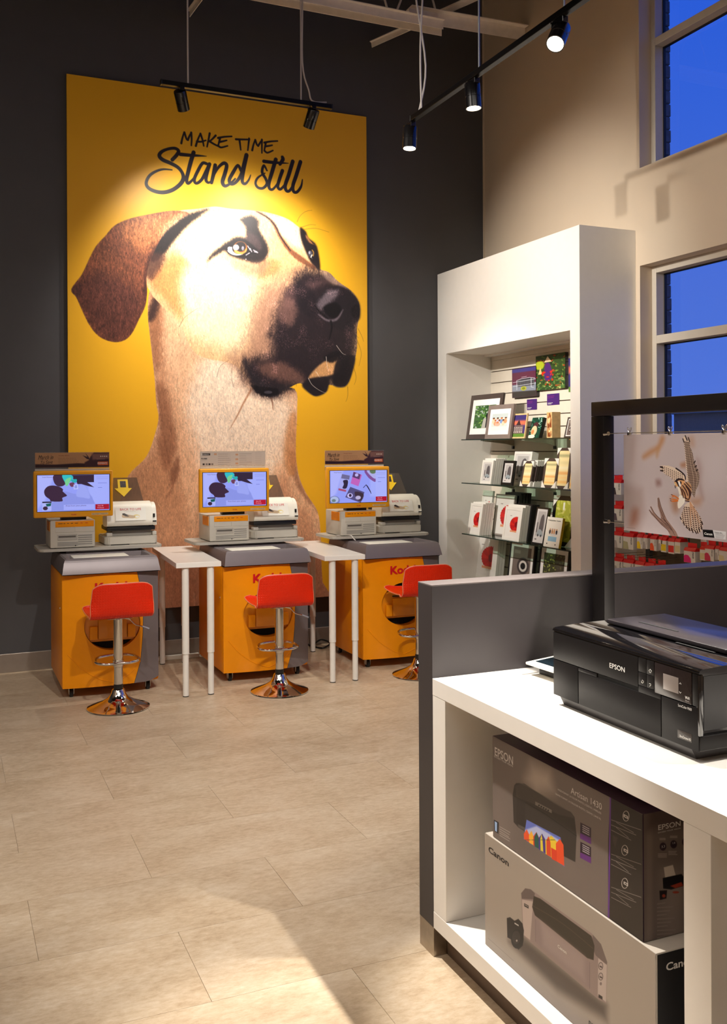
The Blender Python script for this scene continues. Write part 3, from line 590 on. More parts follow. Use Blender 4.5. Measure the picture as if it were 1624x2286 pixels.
# ================================================================== TRACK LIGHTS
M_TRK = mat('track_black', (14, 12, 13), 0.35, metal=0.4, var=0.0)
M_SPOT = mat('spot_can_black', (16, 14, 15), 0.22, var=0.0, coat=0.5)
M_LENS = mat('lit_lens', (255, 240, 214), 0.3, var=0, emit=(255, 236, 206), estr=60)
def track(name, label, p0, p1):
    p0 = Vector(p0); p1 = Vector(p1); t = thing(name, label, 'light track', p0); d = p1-p0; q = d.to_track_quat('Y', 'Z').to_matrix().to_4x4(); L = d.length
    for nm, b, m in (('rail', bx(-0.018, 0.018, 0, L, -0.016, 0.016, 0.003), M_TRK), ('conductor', bx(-0.0185, -0.0175, 0.01, L-0.01, -0.003, 0.003), mat('copper_strip', (150, 110, 60), 0.3, metal=1.0)), ('end_cap', bx(-0.02, 0.02, -0.012, -0.0005, -0.018, 0.018, 0.003), M_BLACK), ('end_cap', bx(-0.02, 0.02, L+0.0005, L+0.012, -0.018, 0.018, 0.003), M_BLACK)):
        b.transform(q); obj(nm, b, m, t)
    return t
def spot_lamp(p, aim, label, lit, group, r=0.043, L=0.135, power=0, cone=40, blend=0.5):
    """track head: adapter, stem, can with grooves, lens; p = point on the rail's underside"""
    p = Vector(p); t = thing('track_spotlight', label, 'spotlight', p, 0, group)
    obj('adapter', bx(-0.016, 0.016, -0.045, 0.045, -0.03, -0.001, 0.003), M_SPOT, t)
    piv = Vector((0, 0, -0.065)); obj('stem', cyl((0, 0, -0.03), piv+Vector((0, 0, -0.012)), 0.008, n=12), M_SPOT, t, True)
    d = (Vector(aim)-(p+piv)).normalized(); a = piv-d*0.045; b = piv+d*(L-0.045)
    prof = [(0, a), (r*0.93, a), (r, a+d*0.006), (r, a+d*(L*0.55)), (r*0.95, a+d*(L*0.56)), (r*0.95, a+d*(L*0.575)), (r, a+d*(L*0.585)), (r, b), (r*0.88, b), (r*0.86, b-d*0.012)]
    bm = BM(); q = d.to_track_quat('Z', 'Y'); rings = []
    for rr, c in prof[1:]: rings.append([bm.verts.new(c+q @ Vector((rr*math.cos(2*PI*i/28), rr*math.sin(2*PI*i/28), 0))) for i in range(28)])
    bm.faces.new(rings[0][::-1])
    for u, v in zip(rings, rings[1:]):
        for i in range(28): bm.faces.new((u[i], u[(i+1) % 28], v[(i+1) % 28], v[i]))
    obj('can', bm, M_SPOT, t, True)
    obj('lens', cyl(b-d*0.014, b-d*0.012, r*0.86, n=28), M_LENS if lit else mat('dark_lens', (60, 56, 50), 0.1), t)
    obj('screw', cyl((-0.02, 0.03, -0.012), (-0.026, 0.03, -0.012), 0.006, n=10), M_CHROME, t); 
    if power:
        lo = spot('lamp_light', (0, 0, 0), (0, 0, -1), power, cone, blend); lo.parent = t; lo.location = b+d*0.003
        lo.rotation_euler = d.to_track_quat('-Z', 'Y').to_euler()
    return t
TA0 = px(362, 184, Y=6.6); TA1 = px(738, 240, Y=6.6); TA1.z = TA0.z
track('light_track', 'short black track rail hung in front of the yellow dog poster', TA0, TA1)
FACE = px(520, 625, Y=7.6)
spot_lamp(TA0+(TA1-TA0)*0.105+Vector((0, 0, -0.017)), FACE+Vector((-0.05, 0, -0.25)), 'black track spotlight tilted right, at the left end of the rail before the dog poster', True, 'spotlights on the poster rail', power=175, cone=105, blend=1.0)
spot_lamp(TA0+(TA1-TA0)*0.885+Vector((0, 0, -0.017)), FACE+Vector((0.10, 0, -0.45)), 'black track spotlight tilted left, at the right end of the rail before the dog poster', True, 'spotlights on the poster rail', power=195, cone=105, blend=1.0)
XT = 2.6; ZTB = px(915, 270, X=XT).z
track('light_track', 'long black track rail running from beside the poster toward the window', (XT, 5.20, ZTB), (XT, 1.0, ZTB))
spot_lamp((XT, px(916, 280, X=XT).y, ZTB-0.017), (2.35, 5.1, 0.0), 'lit black spotlight at the far end of the long rail, right of the poster', True, 'spotlights on the long rail', power=60, cone=70, blend=0.5)
spot_lamp((XT, px(1056, 190, X=XT).y, ZTB-0.017), (2.72, 4.35, 0.0), 'lit black spotlight hung before the corner of the dark and beige walls', True, 'spotlights on the long rail', power=60, cone=66, blend=0.5)
spot_lamp((XT, px(1250, 50, X=XT).y, ZTB-0.017), (1.0, 2.6, 1.2), 'large lit black spotlight nearest the window, its round lens facing out', True, 'spotlights on the long rail', power=70, cone=50, blend=0.5)
M_CAB = mat('white_cable', (206, 198, 192), 0.5, var=0)
def cable(label, pts, r=0.006):
    return tag(obj('suspension_cable', tube(pts, r, 8), M_CAB, None, True), label, 'cable', 'cables carrying the track rails')
p = TA0+(TA1-TA0)*0.145; cable('single white cable dropping to the left end of the poster rail', [(p.x, p.y, p.z+0.02), (p.x, p.y, p.z+0.7), (p.x+0.01, p.y, ZC)])
p = TA0+(TA1-TA0)*0.815; cable('straight white cable to the right end of the poster rail', [(p.x, p.y, p.z+0.02), (p.x, p.y, p.z+0.8), (p.x-0.01, p.y, ZC)])
q_ = TA1; cable('white cable curving along the right end of the poster rail', [(q_.x-0.03, q_.y, q_.z+0.03), (q_.x-0.14, q_.y, q_.z+0.024), (p.x+0.06, p.y, p.z+0.10), (p.x+0.012, p.y, p.z+0.3), (p.x+0.016, p.y, p.z+0.9), (p.x, p.y, ZC)])
cable('loose white cable down to the far end of the long rail', [(XT, 5.12, ZTB+0.02), (XT+0.05, 5.13, ZTB+0.3), (XT-0.02, 5.13, ZTB+0.75), (XT-0.04, 5.13, ZTB+1.2), (XT-0.02, 5.13, ZC)])
cable('straight white cable twined beside the loose one at the long rail end', [(XT, 5.09, ZTB+0.02), (XT, 5.1, ZTB+0.4), (XT+0.02, 5.1, ZTB+1.0), (XT-0.03, 5.1, ZC)])
for yy, lb in ((4.42, 'grey rod holding the middle of the long rail before the wall corner'), (3.66, 'thin grey rod above the spotlight nearest the window')):
    tag(obj('suspension_rod', cyl((XT, yy, ZTB+0.016), (XT, yy, ZC), 0.005, n=10), mat('grey_rod', (150, 152, 160), 0.4, metal=0.6), None, True), lb, 'rod', 'rods carrying the long rail')
# white roof steel
M_STL = mat('white_roof_steel', (236, 226, 214), 0.6, var=0.05)
def angle_bar(bm, a, b, w=0.06, t=0.006):
    a = Vector(a); b = Vector(b); d = b-a; q = d.to_track_quat('Y', 'Z').to_matrix().to_4x4(); L = d.length
    for c in ((-w/2, w/2, -t, 0), (-t/2, t/2, -w, -t)):
        k = BM(); add_box(k, c[0], c[1], 0, L, c[2], c[3]); k.transform(Matrix.Translation(a) @ q)
        me = bpy.data.meshes.new('tmp'); k.to_mesh(me); k.free(); bm.from_mesh(me); bpy.data.meshes.remove(me)
def ab(name, a, b, w, parent=None, loc=None):
    bm = BM(); angle_bar(bm, a, b, w)
    if loc is not None: bmesh.ops.translate(bm, vec=-Vector(loc), verts=bm.verts)
    return obj(name, bm, M_STL, parent)
ja = px(720, -8, Y=6.9); jb = px(990, 46, Y=6.9); jc = px(945, 24, Y=6.9); jd = px(1180, 56, Y=6.9); je = ja+(ja-jb)*1.6; jd.x = min(jd.x, XB-0.002)
js = thing('roof_joist', 'white steel roof joist crossing above the track lights to the beige wall', 'roof joist', je)
ab('chord', je, jb, 0.07, js, je); ab('chord', je+Vector((0, 0.14, 0)), jb+Vector((0.06, 0.14, 0.01)), 0.07, js, je)
ab('bearing_beam', jc+Vector((-0.1, 0.05, 0.03)), jd+Vector((0, 0.05, 0)), 0.11, js, je)
for i in range(6):
    a = je+(jb-je)*(i/6+0.02); b = je+(jb-je)*((i+0.5)/6+0.02)+Vector((0, 0, 0.55)); c = je+(jb-je)*((i+1)/6)
    obj('web_rod', tube([tuple(a+Vector((0, 0.07, 0))), tuple(b+Vector((0, 0.07, 0))), tuple(c+Vector((0, 0.07, 0)))], 0.010, 8, smooth=False), M_STL, js, loc=-Vector(js.location))
a = px(829, 94, Y=7.64); b = px(1100, -28, Y=6.7); tag(ab('roof_brace', a, b, 0.05), 'slanting white steel brace rising from the dark wall behind the joist', 'brace')
a = px(424, 24, Y=7.64); b = px(470, -40, Y=7.0); tag(ab('roof_brace', a, b, 0.05), 'short white steel brace end at the top, left of the poster cables', 'brace')
# ================================================================== KIOSKS
def xs(z):    # the seam between the yellow and the silver half of the front
    return float(np.interp(z, [0.05, 0.10, 0.22, 0.40, 0.55, 0.70, 0.84], [0.140, 0.155, 0.190, 0.206, 0.209, 0.196, 0.168]))
def yf(x, z):  # bowed front surface
    return 0.035-0.055*(1-(x/0.32)**2)*(0.65+0.35*math.sin(min(1, max(0, (0.83-z)/0.76))*PI))
def zb(x): return 0.072+ (0.0 if x < 0.22 else 0.03*((x-0.22)/0.1)**2)
def zt(x): return 0.822+0.006*(1-(x/0.32)**2)
def front_half(side, parent, m):
    bm = BM(); NX, NZ = 14, 22; F = []; B = []
    for j in range(NZ+1):
        fr = []; br = []
        for i in range(NX+1):
            t = j/NZ; z = 0.075+(0.826-0.075)*t
            s = xs(z); a, b = ((-0.318, s-0.0012) if side < 0 else (s+0.0012, 0.318)); x = a+(b-a)*i/NX
            zz = zb(x)+(zt(x)-zb(x))*t; fr.append(bm.verts.new((x, yf(x, zz), zz))); br.append(bm.verts.new((x, 0.055, zz)))
        F.append(fr); B.append(br)
    for j in range(NZ):
        for i in range(NX):
            bm.faces.new((F[j][i], F[j][i+1], F[j+1][i+1], F[j+1][i])); bm.faces.new((B[j][i+1], B[j][i], B[j+1][i], B[j+1][i+1]))
        for i in (0, NX): bm.faces.new((F[j][i], F[j+1][i], B[j+1][i], B[j][i]))
    for i in range(NX):
        for j in (0, NZ): bm.faces.new((F[j][i], B[j][i], B[j][i+1], F[j][i+1]))
    return obj('front_panel' if side < 0 else 'silver_panel', bm, m, parent, True)
def cut(o, cutter):
    md = o.modifiers.new('b', 'BOOLEAN'); md.operation = 'DIFFERENCE'; md.solver = 'EXACT'; md.object = cutter
    bpy.context.view_layer.update(); dg = bpy.context.evaluated_depsgraph_get(); me = bpy.data.meshes.new_from_object(o.evaluated_get(dg)); o.modifiers.clear()
    old = o.data; o.data = me; bpy.data.meshes.remove(old)
    me.polygons.foreach_set('use_smooth', [True]*len(me.polygons)); me.set_sharp_from_angle(angle=math.radians(30))
    bpy.data.objects.remove(cutter)
CX, CZ, CR, EZ_ = 0.004, 0.477, 0.185, 0.88
k = thing('photo_kiosk', 'yellow photo kiosk cabinet nearest the left edge, silver hood, red stool before it', 'kiosk', (1.032, 6.63, 0), 0, 'photo kiosk cabinets')
body = obj('cabinet', bx(-0.322, 0.322, 0.052, 0.735, 0.07, 0.826, 0.012), M_YEL, k, True)
cc = obj('cutter', bx(-0.18, 0.19, 0.03, 0.20, 0.29, 0.64), None, k); cut(body, cc)
fp = front_half(-1, k, M_YEL); cq = cyl((CX, -0.2, CZ), (CX, 0.2, CZ), CR, n=48)
for v in cq.verts: v.co.z = CZ+(v.co.z-CZ)*EZ_
cc = obj('cutter', cq, None, k); cut(fp, cc)
front_half(1, k, M_SILV)
def arcpts(r, a0, a1, n=18): return [(CX+r*math.cos(a), CZ+r*EZ_*math.sin(a)) for a in np.linspace(a0, a1, n)]
rb = BM()
add_prism(rb, arcpts(CR-0.002, math.radians(221), math.radians(319)), 'Y', 0.045, 0.115); obj('slot_cavity', rb, M_SHADOWBLK, k)  # solid black fill gives the slot its shade
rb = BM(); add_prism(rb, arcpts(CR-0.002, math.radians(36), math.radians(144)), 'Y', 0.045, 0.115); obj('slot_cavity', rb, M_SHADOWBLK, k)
zl, zh = CZ-CR*EZ_*math.sin(math.radians(41))+0.002, CZ+CR*EZ_*math.sin(math.radians(36))-0.002
def chord_poly(z0, z1, r=CR-0.003, n=10):
    P = []
    for z in np.linspace(z0, z1, n): P.append((CX+math.sqrt(max(0, r*r-((z-CZ)/EZ_)**2)), z))
    for z in np.linspace(z1, z0, n): P.append((CX-math.sqrt(max(0, r*r-((z-CZ)/EZ_)**2)), z))
    return P
lipz = CZ-0.092
obj('dispenser_body', prism(chord_poly(zl, zh), 'Y', 0.012, 0.11), M_YELD, k)
obj('output_tray', bx(CX-0.095, CX+0.095, -0.012, 0.0115, CZ-0.088, CZ+0.045, 0.008), M_YELD, k, True)
obj('tray_shoulder', bx(CX-0.150, CX-0.099, -0.012, 0.0115, CZ-0.088, CZ+0.0, 0.004), M_YEL, k, True); obj('tray_shoulder', bx(CX+0.099, CX+0.150, -0.012, 0.0115, CZ-0.088, CZ+0.0, 0.004), M_YEL, k, True)
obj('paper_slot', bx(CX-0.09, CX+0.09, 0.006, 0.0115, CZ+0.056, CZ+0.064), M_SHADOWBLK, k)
# moulded ribs: two curved ridges falling to the bottom of the front
for sgn in (-1, 1):
    pts = [(CX+sgn*0.29 if sgn < 0 else 0.285, 0.30), (CX+sgn*0.2, 0.20), (CX+sgn*0.09, 0.125), (CX, 0.095)]
    if sgn > 0: pts = [(0.19, 0.22), (0.12, 0.145), (0.05, 0.11), (CX, 0.095)]
    obj('moulded_ridge', tube([(x, yf(x, z)-0.0005, z) for x, z in pts], 0.003, 8), M_YEL, k, True)
tx = text('Kodak', (-0.112, yf(-0.06, 0.74)-0.0055, 0.706), (1, 0, 0), (0, 0, 1), 0.25, 0.062, M_LETR, k, 'brand_lettering', bold=0.034)
# the silver hood with its recessed bed
h = BM(); 
def ring(z, x, y0, y1): return [h.verts.new(p) for p in ((-x, y0, z), (x, y0, z), (x, y1, z), (-x, y1, z))]
def ringm(z, x0, x1, y0, y1): return [h.verts.new(p) for p in ((x0, y0, z), (x1, y0, z), (x1, y1, z), (x0, y1, z))]
R_ = [ringm(0.834, -0.323, 0.323, -0.028, 0.738), ringm(0.915, -0.309, 0.309, -0.006, 0.738), ringm(0.935, -0.298, 0.298, 0.010, 0.735), ringm(0.935, -0.262, 0.262, 0.045, 0.335), ringm(0.898, -0.252, 0.252, 0.055, 0.33)]
for a, b in zip(R_, R_[1:]):
    for i in range(4): h.faces.new((a[i], a[(i+1) % 4], b[(i+1) % 4], b[i]))
h.faces.new(R_[0][::-1]); h.faces.new(R_[-1])
bmesh.ops.bevel(h, geom=[e for e in h.edges if abs(e.verts[0].co.z-e.verts[1].co.z) < 1e-6 and e.verts[0].co.z > 0.9], offset=0.005, segments=2, affect='EDGES')
obj('hood', h, M_SILV, k, True)
obj('hood_gap', bx(-0.316, 0.316, 0.0, 0.73, 0.826, 0.8335), M_SHADOWBLK, k)  # black sheet for the shade between cabinet and hood
obj('copy_bed', bx(-0.235, 0.135, 0.10, 0.30, 0.902, 0.930, 0.004), M_CREAM, k, True)
obj('bed_slot', bx(0.15, 0.235, 0.10, 0.30, 0.9008, 0.906, 0.002), M_SILV, k)
pl = []
for (x0, y0, s1, s2) in ((-0.40, 0.39, PI, 1.5*PI), (0.375, 0.385, 1.5*PI, 2*PI), (0.375, 0.70, 0, 0.5*PI), (-0.40, 0.70, 0.5*PI, PI)):
    for a in np.linspace(s1, s2, 6): pl.append((x0+0.04*math.cos(a), y0+0.04*math.sin(a)))
obj('rear_shelf', prism(pl, 'Z', 0.952, 0.972, 0.005), M_PCG2, k, True)
obj('shelf_bracket', bx(-0.25, 0.25, 0.40, 0.70, 0.9355, 0.9515), M_SILV, k)
for sx in (-1, 1):
    for yy in (0.10, 0.66):
        c = BM(); add_cyl(c, (sx*0.255-0.011, yy, 0.027), (sx*0.255+0.011, yy, 0.027), 0.027, n=20)
        cs = obj('caster', c, mat('rubber_black', (24, 24, 25), 0.6), k, True)
        f = BM(); add_box(f, sx*0.255-0.018, sx*0.255-0.0135, yy-0.016, yy+0.02, 0.02, 0.069); add_box(f, sx*0.255+0.0135, sx*0.255+0.018, yy-0.016, yy+0.02, 0.02, 0.069); add_box(f, sx*0.255-0.018, sx*0.255+0.018, yy-0.018, yy+0.022, 0.060, 0.0695)
        obj('fork', f, M_STEEL, cs)
obj('lock', cyl((-0.3225, 0.10, 0.60), (-0.327, 0.10, 0.60), 0.008, n=12), M_CHROME, k, True)
def dup(root, loc, label, rz=None):
    r = root.copy(); COL.objects.link(r); r.location = loc; r['label'] = label
    if rz is not None: r.rotation_euler = (0, 0, rz)
    for ch in list(root.children):
        c = ch.copy(); COL.objects.link(c); c.parent = r
        for g2 in ch.children:
            d = g2.copy(); COL.objects.link(d); d.parent = c
    return r
KX = [1.032, 2.124, 3.195]; KY = [6.63, 6.615, 6.60]
dup(k, (KX[1], KY[1], 0), 'yellow photo kiosk cabinet between the two narrow white tables')
dup(k, (KX[2], KY[2], 0), 'yellow photo kiosk cabinet beside the white display alcove, right of the second table')

# computers under the monitors
pcx = thing('kiosk_computer', 'putty and yellow computer box under the leftmost kiosk screen', 'computer', (0.824, 6.985, 0.972), 0, 'kiosk computers')
obj('case', bx(-0.152, 0.150, 0, 0.33, 0.004, 0.196, 0.008), M_PCG, pcx, True)
obj('yellow_band', bx(-0.118, 0.142, -0.003, 0.05, 0.148, 0.190, 0.003), M_YEL, pcx, True)
obj('side_vent', bx(-0.155, -0.150, 0.03, 0.20, 0.118, 0.186, 0.002), M_YEL, pcx)
vb = BM()
for i in range(7): add_box(vb, -0.1565, -0.1552, 0.04, 0.19, 0.124+i*0.0085, 0.127+i*0.0085)
obj('vent_slot', vb, M_YELD, pcx)['kind'] = 'stuff'
obj('drive_door', bx(-0.118, 0.009, -0.003, -0.0002, 0.112, 0.146, 0.001), M_PCG, pcx); obj('drive_door', bx(0.012, 0.142, -0.003, -0.0002, 0.112, 0.146, 0.001), M_PCG, pcx)
obj('disc_drive', bx(-0.105, 0.028, -0.004, -0.0002, 0.058, 0.098, 0.001), M_PCG2, pcx); obj('disc_slot', bx(-0.098, 0.018, -0.0048, -0.0042, 0.076, 0.088), mat('drive_line', (90, 84, 78), 0.5), pcx)
gr = BM()
for i in range(5): add_box(gr, 0.034, 0.130, -0.002, -0.0002, 0.024+i*0.015, 0.031+i*0.015)
for i in range(3): add_box(gr, -0.105, 0.033, -0.002, -0.0002, 0.018+i*0.010, 0.023+i*0.010)
o = obj('front_grille', gr, mat('grille_grey', (140, 136, 130), 0.5), pcx); o['kind'] = 'stuff'
obj('power_button', cyl((0.016, -0.0005, 0.018), (0.016, -0.004, 0.018), 0.004, n=12), M_BLACK, pcx)
for s, x0, w in (('KODAK', -0.10, 0.03), ('XD', -0.064, 0.012), ('SD', -0.04, 0.012), ('CF', -0.015, 0.014), ('USB', 0.012, 0.022), ('CD', 0.05, 0.014), ('MS', 0.082, 0.018)):
    text('\u2014\u2014' if s != 'KODAK' else '\u2014\u2014\u2014', (x0, -0.0034, 0.172), (1, 0, 0), (0, 0, 1), w, 0.0035, M_LETR if s in ('CD', 'MS') else M_LETD, pcx, 'card_marking')
obj('foot', bx(-0.14, -0.11, 0.02, 0.31, 0, 0.004), M_BLACK, pcx); obj('foot', bx(0.11, 0.14, 0.02, 0.31, 0, 0.004), M_BLACK, pcx)
dup(pcx, (1.945, 6.97, 0.972), 'putty and yellow computer box under the middle kiosk screen')
dup(pcx, (2.985, 6.955, 0.972), 'putty and yellow computer box under the rightmost kiosk screen')

# screens and their printed content
def screen_pic(kind):
    w, h = 560, 300; S_ = (905-150)/560  # drawn from the enlargement of the middle screen
    p = Pic(w, h, (150, 160, 250), None); p.T = lambda q: ((q[0]-108)/(955-108)*w, (q[1]-410)/(835-410)*h)
    p.poly([(700, 410), (955, 410), (955, 760), (700, 760)], (166, 176, 255), 30); p.poly([(108, 410), (300, 410), (200, 700), (108, 800)], (176, 182, 255), 30)
    if kind == 0:
        SK = (58, 36, 60)
        p.poly([(400, 600), (580, 640), (620, 540), (660, 530), (720, 640), (755, 700), (755, 835), (272, 835), (272, 730), (380, 720)], (140, 150, 232), 8, 1, 3)
        p.poly([(600, 540), (650, 530), (700, 600), (720, 690), (640, 680), (560, 660), (575, 570)], (158, 168, 246), 8, 1, 3)
        p.poly([(188, 590), (230, 540), (300, 532), (370, 550), (405, 580), (400, 600), (425, 625), (450, 655), (395, 678), (395, 718), (270, 716), (250, 690), (200, 650)], SK, 4, 1, 3)
        p.poly([(298, 412), (420, 412), (440, 500), (400, 540), (340, 538), (300, 490)], (62, 40, 66), 4, 1, 3)
        p.poly([(500, 412), (770, 412), (770, 500), (690, 500), (770, 560), (700, 545), (620, 520), (575, 520), (560, 480), (480, 430)], (50, 34, 58), 4, 1, 0)
        p.poly([(395, 412), (500, 412), (525, 450), (480, 500), (460, 530), (430, 500)], (52, 190, 200), 3, 1, 3); p.poly([(430, 470), (500, 440), (470, 520), (440, 540)], (120, 210, 150), 3, 1, 3)
        p.poly([(500, 470), (565, 462), (560, 500), (520, 500)], (40, 170, 180), 3, 1, 3); p.poly([(480, 510), (530, 500), (540, 540), (500, 550)], (110, 60, 90), 3, 1, 3)
        p.poly([(528, 525), (580, 520), (582, 580), (530, 582)], (190, 196, 255), 2, 1); p.poly([(540, 535), (570, 532), (570, 568), (540, 570)], (140, 150, 225), 2, 1)
        p.poly([(165, 722), (270, 722), (270, 822), (165, 822)], (176, 184, 250), 2); p.poly([(165, 718), (270, 718), (270, 732), (165, 732)], (20, 16, 30), 2)
        p.poly([(205, 745), (268, 735), (262, 770), (215, 775)], (20, 90, 90), 3); p.ell(200, 795, 28, 22, (58, 36, 60), 3)
    else:
        p.poly([(620, 410), (790, 410), (790, 560), (720, 540), (660, 490)], (130, 80, 150), 4, 1, 3); p.poly([(650, 410), (790, 410), (790, 520), (730, 500)], (176, 176, 235), 4, 1, 3); p.ell(745, 420, 50, 36, (96, 120, 90), 6)
        for Q, c in (([(280, 455), (400, 475), (340, 690), (230, 665)], (170, 172, 240)), ([(455, 425), (580, 470), (525, 620), (410, 580)], (196, 100, 190)), ([(405, 625), (615, 700), (560, 840), (330, 760)], (84, 78, 128))): p.poly(Q, c, 2)
        p.poly([(285, 455), (400, 477), (388, 530), (270, 510)], (110, 106, 150), 3); p.poly([(300, 540), (370, 540), (350, 640), (290, 640), (310, 590)], (44, 34, 60), 4, 1, 3); p.poly([(232, 640), (345, 665), (340, 690), (228, 666)], (170, 80, 120), 2)
        p.poly([(455, 427), (560, 465), (540, 530), (435, 495)], (90, 60, 110), 3); p.ell(500, 470, 26, 22, (190, 180, 240), 4)
        p.ell(400, 740, 42, 32, (200, 190, 245), 5); p.ell(404, 738, 20, 20, (50, 36, 60), 4); p.poly([(470, 690), (600, 720), (570, 810), (500, 790)], (60, 44, 60), 8, 1, 3); p.ell(520, 770, 40, 26, (190, 180, 220), 6)
        for a in ([(600, 640), (650, 610), (710, 700)], [(640, 600), (700, 690), (715, 720)]): p.stroke(a, 5, (34, 24, 50), 2)
        p.ell(170, 800, 80, 60, (120, 130, 190), 5); p.ell(170, 790, 60, 42, (176, 190, 230), 5); p.ell(160, 800, 30, 20, (110, 130, 130), 6)
        p.poly([(785, 410), (955, 410), (955, 840), (785, 840)], (172, 180, 255), 2)
    p.lines(800, 440, 940, 2, 22, (120, 124, 200), 3, 0.6, 0.1); p.lines(820, 512, 925, 1, 10, (90, 96, 190), 3, 0.8, 0); p.lines(820, 566, 865, 1, 10, (90, 96, 190), 3, 0.8, 0)
    if kind == 0: p.rect(412, 760, 775, 822, (164, 172, 252), 2)
    return p
def sign_pic(kind):
    w, h = 520, 106; p = Pic(w, h, (176, 134, 96))
    if kind == 0:
        p.poly([(0, 80), (140, 84), (300, 76), (520, 90), (520, 106), (0, 106)], (44, 26, 36), 10); p.poly([(340, 106), (345, 70), (372, 56), (385, 30), (410, 0), (520, 0), (520, 106)], (60, 36, 46), 12, 1, 0)
        p.poly([(330, 20), (370, 34), (380, 50), (360, 46)], (50, 30, 40), 4); p.poly([(350, 4), (372, 30), (380, 48), (366, 34)], (50, 30, 40), 4)
        p.poly([(395, 8), (520, 6), (520, 44), (400, 52)], (120, 86, 80), 14); p.rect(438, 66, 512, 92, (196, 96, 56), 2)
        p.lines(160, 40, 320, 4, 11, (90, 60, 46), 2, 0.7)
        for x in (460, 474, 488, 502): p.ell(x, 28, 4, 4, (235, 225, 215), 2)
        p.lines(430, 48, 505, 1, 9, (210, 190, 180), 2, 0.6)
    else:
        p.a[:] = np.array((206, 192, 178))/255
        p.rect(16, 12, 78, 28, (60, 50, 44), 1); 
        for i, x in enumerate((20, 44, 66, 88)): p.rect(x-2, 88, x+14, 102, (50, 44, 42), 1, 0.9 if i % 2 == 0 else 0.5)
        for x0, x1 in ((140, 240), (310, 410)):
            for j in range(6): p.stroke([(x0, 18+j*16), (x1, 18+j*16)], 1.4, (140, 126, 116), 1, 0.7, 0)
            p.lines(x0, 18, x1, 6, 16, (110, 96, 88), 2.4, 0.7, 0.5)
        for x, y in ((108, 18), (278, 22), (278, 58), (278, 90)): p.rect(x, y-6, x+22, y+8, (206, 150, 110), 1, 0.8)
        p.lines(440, 14, 500, 7, 14, (160, 140, 130), 2, 0.6)
    return p
MS0 = print_mat('screen_photo_page', screen_pic(0), 0.2, 0.4, emit=0.95); MS1 = print_mat('screen_desk_page', screen_pic(1), 0.2, 0.4, emit=0.95)
MG0 = print_mat('sign_brown', sign_pic(0), 0.35); MG1 = print_mat('sign_price_list', sign_pic(1), 0.35)
MLAB = None
